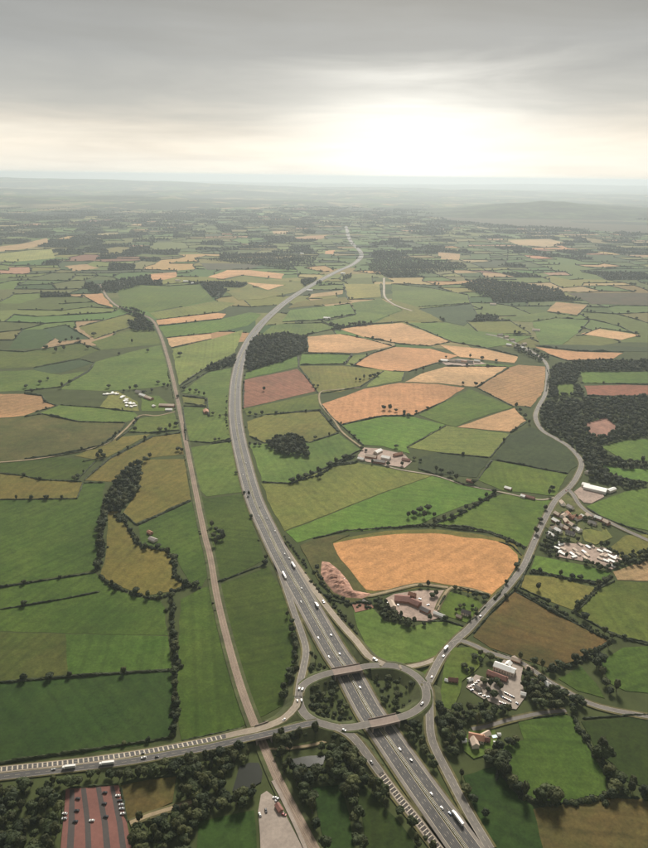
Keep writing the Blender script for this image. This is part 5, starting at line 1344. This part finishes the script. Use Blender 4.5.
for i, (x, y) in enumerate(PL('506,338 512,341 516,347 521,349 524,345 509,346 528,352 500,336')):
    house(x, y, 5, rw.uniform(-1, 1), 20, 12, 6, 3.5, rw.choice(['pale_roof', 'white_roof', 'grey_roof']), 'cream_wall', '%s house from the west beside the far crossroads' % ORD[sorted(p[0] for p in PL('506,338 512,341 516,347 521,349 524,345 509,346 528,352 500,336')).index(x)], 'house', 'house', 'houses beside the far crossroads')
for i, (x, y, t_) in enumerate([(493, 305, 'far white farm in the eastern pastures'), (327, 319, 'far white barn above the dark wood'), (310, 291, 'far pale shed beside the motorway'), (100, 286, 'far white house at the railway bend'), (115, 284, 'far white house right of the railway bend'), (122, 284.5, 'second far white house right of the railway bend'), (178, 281, 'far pale house west of the motorway'), (186, 282, 'second far pale house west of the motorway'), (194, 284, 'third far pale house west of the motorway'), (210, 285, 'far white barn west of the motorway'), (302, 254, 'pale far barn beside the motorway bend'), (343, 274, 'far white house beside the motorway wood'), (536, 331, 'far white cottage in the east')]):
    house(x, y, 5, .3, 30, 16, 6, 4, 'white_roof' if i % 3 else 'pale_roof', 'white_wall', t_, 'house', 'house', None, False, False)
house(279, 810, 3, 5, 9, 5, 3.5, 1.5, 'rust_roof', 'brick_wall', 'red shed between the concrete yard and the railway', 'shed', 'shed', None, False, False)

# ------------------------------------------------------------------ vehicles
def wheel_me():
    bm = bmesh.new(); bmesh.ops.create_cone(bm, cap_ends=True, segments=12, radius1=.33, radius2=.33, depth=.24, matrix=Matrix.Rotation(math.pi / 2, 4, 'Y'))
    me = bpy.data.meshes.new('wheel'); bm.to_mesh(me); bm.free(); me.materials.append(MATS['rubber']); return me
WHEEL = wheel_me()
def car_body(mat):
    m_ = MB(); m_.prism([(-2.15, .32), (2.1, .32), (2.15, .62), (2.05, .86), (1.1, .95), (-1.95, 1.0), (-2.15, .8)], -.86, .86)
    m_.prism([(-1.55, 1.38), (-1.0, 1.44), (.05, 1.42), (.15, 1.36)], -.62, .62)
    m_.v = [(-y, x, z) for x, y, z in m_.v]; return m_.me('body', mat)
def car_glass():
    m_ = MB(); m_.prism([(-1.9, .98), (1.0, .94), (.2, 1.38), (-1.5, 1.40)], -.72, .72); m_.v = [(-y, x, z) for x, y, z in m_.v]; return m_.me('glazing', 'glass')
CARSCALE = 1.0
def car(p, hd, mat, label, group, big=1.0):
    o = empty('car', p, hd); tag(o, label, 'car', group); o.scale = (big,) * 3
    ob('body', shared(('car', mat), lambda: car_body(mat)), o); ob('glazing', shared(('carg',), car_glass), o)
    for sx in (-1, 1):
        for sy in (-1.35, 1.3): c = ob('wheel', WHEEL, o); c.location = (sx * .8, sy, .33)
def lorry(p, hd, mat, label, group, L_=12.0, cab='car_white'):
    o = empty('lorry', p, hd); tag(o, label, 'lorry', group)
    ob('trailer', shared(('tr', mat, L_), lambda: MB().box(-1.25, 1.25, -L_ / 2 - 1.2, L_ / 2 - 1.4, 1.15, 3.95).me('trailer', mat)), o)
    ob('cab', shared(('cab', cab, L_), lambda: MB().box(-1.2, 1.2, L_ / 2 - .9, L_ / 2 + 1.2, .5, 3.2).me('cab', cab)), o)
    ob('windscreen', shared(('ws', L_), lambda: MB().box(-1.1, 1.1, L_ / 2 + 1.15, L_ / 2 + 1.26, 1.9, 2.9).me('windscreen', 'glass')), o)
    ob('chassis', shared(('ch', L_), lambda: MB().box(-.9, .9, -L_ / 2 - 1, L_ / 2 + .8, .6, 1.14).me('chassis', 'car_dark')), o)
    for sx in (-1, 1):
        for sy in (-L_ / 2 + .2, -L_ / 2 + 1.6, L_ / 2 + .1): c = ob('wheel', WHEEL, o); c.location = (sx * 1.05, sy, .5); c.scale = (1.3, 1.5, 1.5)
def on(line, x, y, off):
    """place on a carriageway: nearest point of its centre line to the survey mark, shifted sideways"""
    best = min(range(1, len(line) - 1), key=lambda i: (px(line[i])[0] - x) ** 2 + (px(line[i])[1] - y) ** 2)
    a, b = line[best - 1], line[best + 1]; t = (b - a); t.z = 0; t.normalize(); n = Vector((t.y, -t.x, 0))
    return line[best] + n * off, math.atan2(t.y, t.x) - math.pi / 2
def veh(kind, line, x, y, off, mat, label, group, rev=False, dz=1.4, **k):
    p, h = on(line, x, y, off); p = p + Vector((0, 0, dz)); h += math.pi * rev
    (car if kind == 'c' else lorry)(p, h, mat, label, group, **k)
MG = 'vehicles on the motorway'
# motorway runs from the horizon towards us; offsets right of its direction are the left side of the photograph
for x, y, o_, mt_, l_, rv in [
 (242,368,4.2,'car_white','white car where the motorway bends past the dark wood',0), (248.6,463,-4.2,'car_white','white car on the motorway beside the round copse',1), (243,477,8,'car_white','white car on the outer edge of the motorway left of the pasture',0),
 (250,498,8,'car_white','white car just below the middle of the long motorway bend',0), (259,517,4.4,'car_silver','silver car on the left carriageway beside the bright pasture',0), (267,519,-7.8,'car_silver','silver car on the right carriageway beside the bright pasture',1),
 (275,531,-11.2,'car_white','white car on the right carriageway above the slip road',1), (270,541,4.2,'car_dark','dark car on the left carriageway above the slip road',0), (284,553,-8,'car_white','upper white car of three beside the slip road start',1), (287,559,-11.4,'car_white','middle white car of three beside the slip road start',1),
 (303,589,-4.2,'car_silver','silver car on the motorway beside the earthworks',1), (310,604,-11.2,'car_dark','dark car behind the bright truck on the motorway',1), (300,607,8,'car_dark','dark car on the left carriageway beside the slip road',0), (328,634,-7.8,'car_white','white car on the motorway halfway between earthworks and roundabout',1), (319,640,11,'car_silver','silver car on the left carriageway above the roundabout',0),
 (338,653,-4.2,'car_white','white car on the right carriageway just above the roundabout bridge',1), (330,661,11.4,'car_silver','silver car on the left carriageway just above the roundabout bridge',0), (360,687,-4.2,'car_white','white car on the motorway between the two roundabout bridges',1),
 (402,749,-4.2,'car_white','white car on the motorway below the nearer roundabout bridge',1), (429,792,-4.2,'car_white','white car on the motorway beside the lower right slip road',1), (440,808,-4.4,'car_white','white car close to the bottom edge of the motorway',1), (447,814,-8,'car_blue','blue-grey car beside the long white lorry at the bottom',1),
 (239,425,-8,'car_white','white car on the motorway beside the olive square',1), (237,440,4.2,'car_dark','dark car on the motorway bend',0), (233.5,402,4.2,'car_silver','silver car beside the red field on the motorway',0), (238,388,-7.8,'car_dark','dark car beside the red field on the motorway',1), (257,508,-4.2,'car_dark','dark car on the motorway above the bright pasture',1), (412,762,-7.8,'car_dark','dark car on the right carriageway below the roundabout',1)]:
    veh('c', MWAY, x, y, o_, mt_, l_, MG, rv, 1.46, big=1.02)
veh('l', MWAY, 281, 581, 11.3, 'car_white', 'long white lorry on the left carriageway at the slip road', MG, False, 1.46, L_=16)
veh('l', MWAY, 293, 566, -11.3, 'car_white', 'white lorry on the right carriageway at the slip road start', MG, True, 1.46, L_=14)
veh('l', MWAY, 314, 606, -11.3, 'car_white', 'bright white truck on the motorway below the earthworks', MG, True, 1.46, L_=8, cab='car_tan')
veh('l', MWAY, 455, 819, -11.4, 'car_white', 'long white lorry at the bottom edge of the motorway', MG, True, 1.46, L_=15)
WG = 'vehicles on the west road'
veh('l', wL, 68, 770.5, .6, 'car_white', 'white lorry on the west road, the left one of two', WG, False, 1.25, L_=11)
veh('l', wL, 109, 765.5, -.4, 'car_white', 'biggest white lorry on the west road above the red coach park', WG, False, 1.25, L_=13)
veh('c', wL, 147, 760, 1.2, 'car_white', 'white van-like car on the dark west carriageway', WG, False, 1.25, big=1.3)
veh('c', wL, 52, 773, 1.2, 'car_silver', 'silver car at the left end of the west road', WG, False, 1.25)
veh('c', wL, 160, 757, -1.2, 'car_dark', 'dark car on the dark west carriageway', WG, True, 1.25)
veh('c', wU, 143, 753, -2, 'car_white', 'white car on the hatched west carriageway', WG, False, 1.46)
veh('c', wU, 146.5, 752.5, -2, 'car_dark', 'dark car on the hatched west carriageway', WG, False, 1.46)
veh('c', wU, 283, 720, -1.8, 'car_white', 'white car on the curve of the west road', WG, False, 1.36)
JG = 'vehicles at the junction'
for ln, x, y, o_, mt_, l_, b_ in [(sB, 323.5, 602.5, 0, 'car_white', 'white van on the pale slip road beside the earthworks', 1.5), (sB, 373, 660, 0, 'car_white', 'bright white van where the pale slip road meets the roundabout', 1.7), (RBL, 297, 688, 2, 'car_white', 'white car entering the roundabout on its left side', 1.2), (RBL, 300, 688, -2, 'car_silver', 'silver car on the left side of the roundabout', 1.1),
  (RBL, 294, 699, 3, 'car_white', 'white car below the left entry of the roundabout', 1.1), (RBL, 298, 700, -2, 'car_silver', 'silver car leaving the roundabout for the west road', 1.0), (RBL, 423, 705, 1, 'car_dark', 'dark car on the right side of the roundabout', 1.25), (sC, 372, 763, 1.5, 'car_dark', 'dark car on the lower left slip road', 1.1), (sC, 343, 731, 0, 'car_silver', 'silver car at the top of the lower left slip road', 1.2)]:
    veh('c', ln, x, y, o_, mt_, l_, JG, False, 1.36, big=b_)
EAST = ROADLINES[-10] if False else None
er = [L for L in ROADLINES if abs(px(L[0])[0] - 427) < 1.5 and abs(px(L[0])[1] - 684) < 2][-1]
veh('l', er, 445, 651.5, -1.6, 'car_white', 'bright white lorry on the main road above the roundabout', JG, False, 1.33, L_=7)
for x, y, o_, mt_, l_ in [(441, 657, 1.8, 'car_white', 'white car behind the bright lorry on the main road'), (430.5, 679, 1.5, 'car_tan', 'tan car entering the roundabout from the main road'), (481, 617, 1.6, 'car_dark', 'dark car on the main road beside the paddock'), (535, 540, -1.6, 'car_silver', 'silver car on the main road below the village'), (565, 491, 1.6, 'car_red', 'red car at the village road fork')]:
    veh('c', er, x, y, o_, mt_, l_, JG, False, 1.33, big=1.15)
# parked cars
CG = 'cars parked at the hotel'
rows = [('upper', '505,694 507,695 509,696 511,697 513,698'), ('middle', '502,698 504,699 506,700 508,701 510,702'), ('lower', '500,703.5 503,704.5 506,705.5 517,704.5'), ('left', '470,688 473,686 476,684 478,682 472,691 480,695 484,697 488,698')]
for nm, s in rows:
    for i, (x, y) in enumerate(PL(s)):
        mt_ = rw.choice(['car_dark', 'car_dark', 'car_dark', 'car_silver', 'car_white', 'car_blue', 'car_red']); p = at(x, y, 0); p.z = Z_ + .11
        car(p, rw.choice([.5, .55, .45]) + (1.2 if nm == 'left' else 0), mt_, '%s parked %s car from the left in the %s row at the hotel' % (ORD[i], mt_[4:], nm), CG)
PG = 'vehicles in the coach park'
for i, (x, y, mt_) in enumerate([(118, 797, 'car_white'), (120, 802, 'car_dark'), (122, 810, 'car_silver'), (123, 815, 'car_white'), (105, 794, 'car_dark'), (104.5, 805, 'car_dark'), (106, 818, 'car_dark'), (78, 800, 'car_dark'), (77, 812, 'car_dark'), (92, 822, 'car_white'), (65, 815, 'car_white'), (64.5, 820, 'car_silver'), (75.5, 823, 'car_dark'), (121.5, 806, 'car_silver')]):
    p = at(x, y, 0); p.z = Z_ + .13
    nm = {'car_white': 'white', 'car_dark': 'dark', 'car_silver': 'silver'}[mt_]
    car(p, 1.5 + rw.uniform(-.1, .1), mt_, '%s car in the red coach park, %s from the road among all parked there' % (nm, ORD[min(11, sorted([797,802,810,815,794,805,818,800,812,822,815.5,820,823,806]).index(y) if y in (797,802,810,794,805,818,800,812,822,820,823,806) else 8 + (x > 100))]), PG, 1.2)
for i, (x, y, mt_) in enumerate([(260, 816, 'car_white'), (275, 799, 'car_white'), (277, 801, 'car_silver'), (266, 812, 'car_dark'), (284, 816, 'car_red')]):
    p = at(x, y, 0); p.z = Z_ + .09; car(p, .4 + i, mt_, '%s %s car standing in the concrete yard by the railway' % (('left', 'upper', 'right', 'middle', 'lower')[i], mt_[4:]), 'cars in the concrete yard', 1.2)
for i, (x, y, mt_) in enumerate([(398, 606, 'car_white'), (420, 600, 'car_silver'), (428, 606, 'car_dark'), (388, 603, 'car_white')]):
    p = at(x, y, 0); p.z = Z_ + .1; car(p, .9 * i, mt_, '%s %s car in the red farmyard' % (ORD[i], mt_[4:]), 'cars in the red farmyard', 1.1)

# ------------------------------------------------------------------ haze
hz = ob('haze', mesh('haze', [(x, y, z) for x in (-82000, 82000) for y in (-5000, 72000) for z in (-3.0, 640.0)],
        [(0, 1, 3, 2), (4, 6, 7, 5), (0, 4, 5, 1), (2, 3, 7, 6), (0, 2, 6, 4), (1, 5, 7, 3)], 'concrete'))
hm = bpy.data.materials.new('haze'); hm.use_nodes = True; nt = hm.node_tree
for n in list(nt.nodes): nt.nodes.remove(n)
ho = nt.nodes.new('ShaderNodeOutputMaterial'); pv = nt.nodes.new('ShaderNodeVolumePrincipled'); nt.links.new(pv.outputs[0], ho.inputs['Volume'])
pv.inputs['Color'].default_value = (0.615, 0.695, 0.755, 1); pv.inputs['Density'].default_value = HAZE; pv.inputs['Anisotropy'].default_value = 0.36
hz.data.materials.clear(); hz.data.materials.append(hm)
tag(hz, 'thin grey-blue haze over the whole landscape', 'haze', None, 'stuff')
bpy.context.view_layer.update()
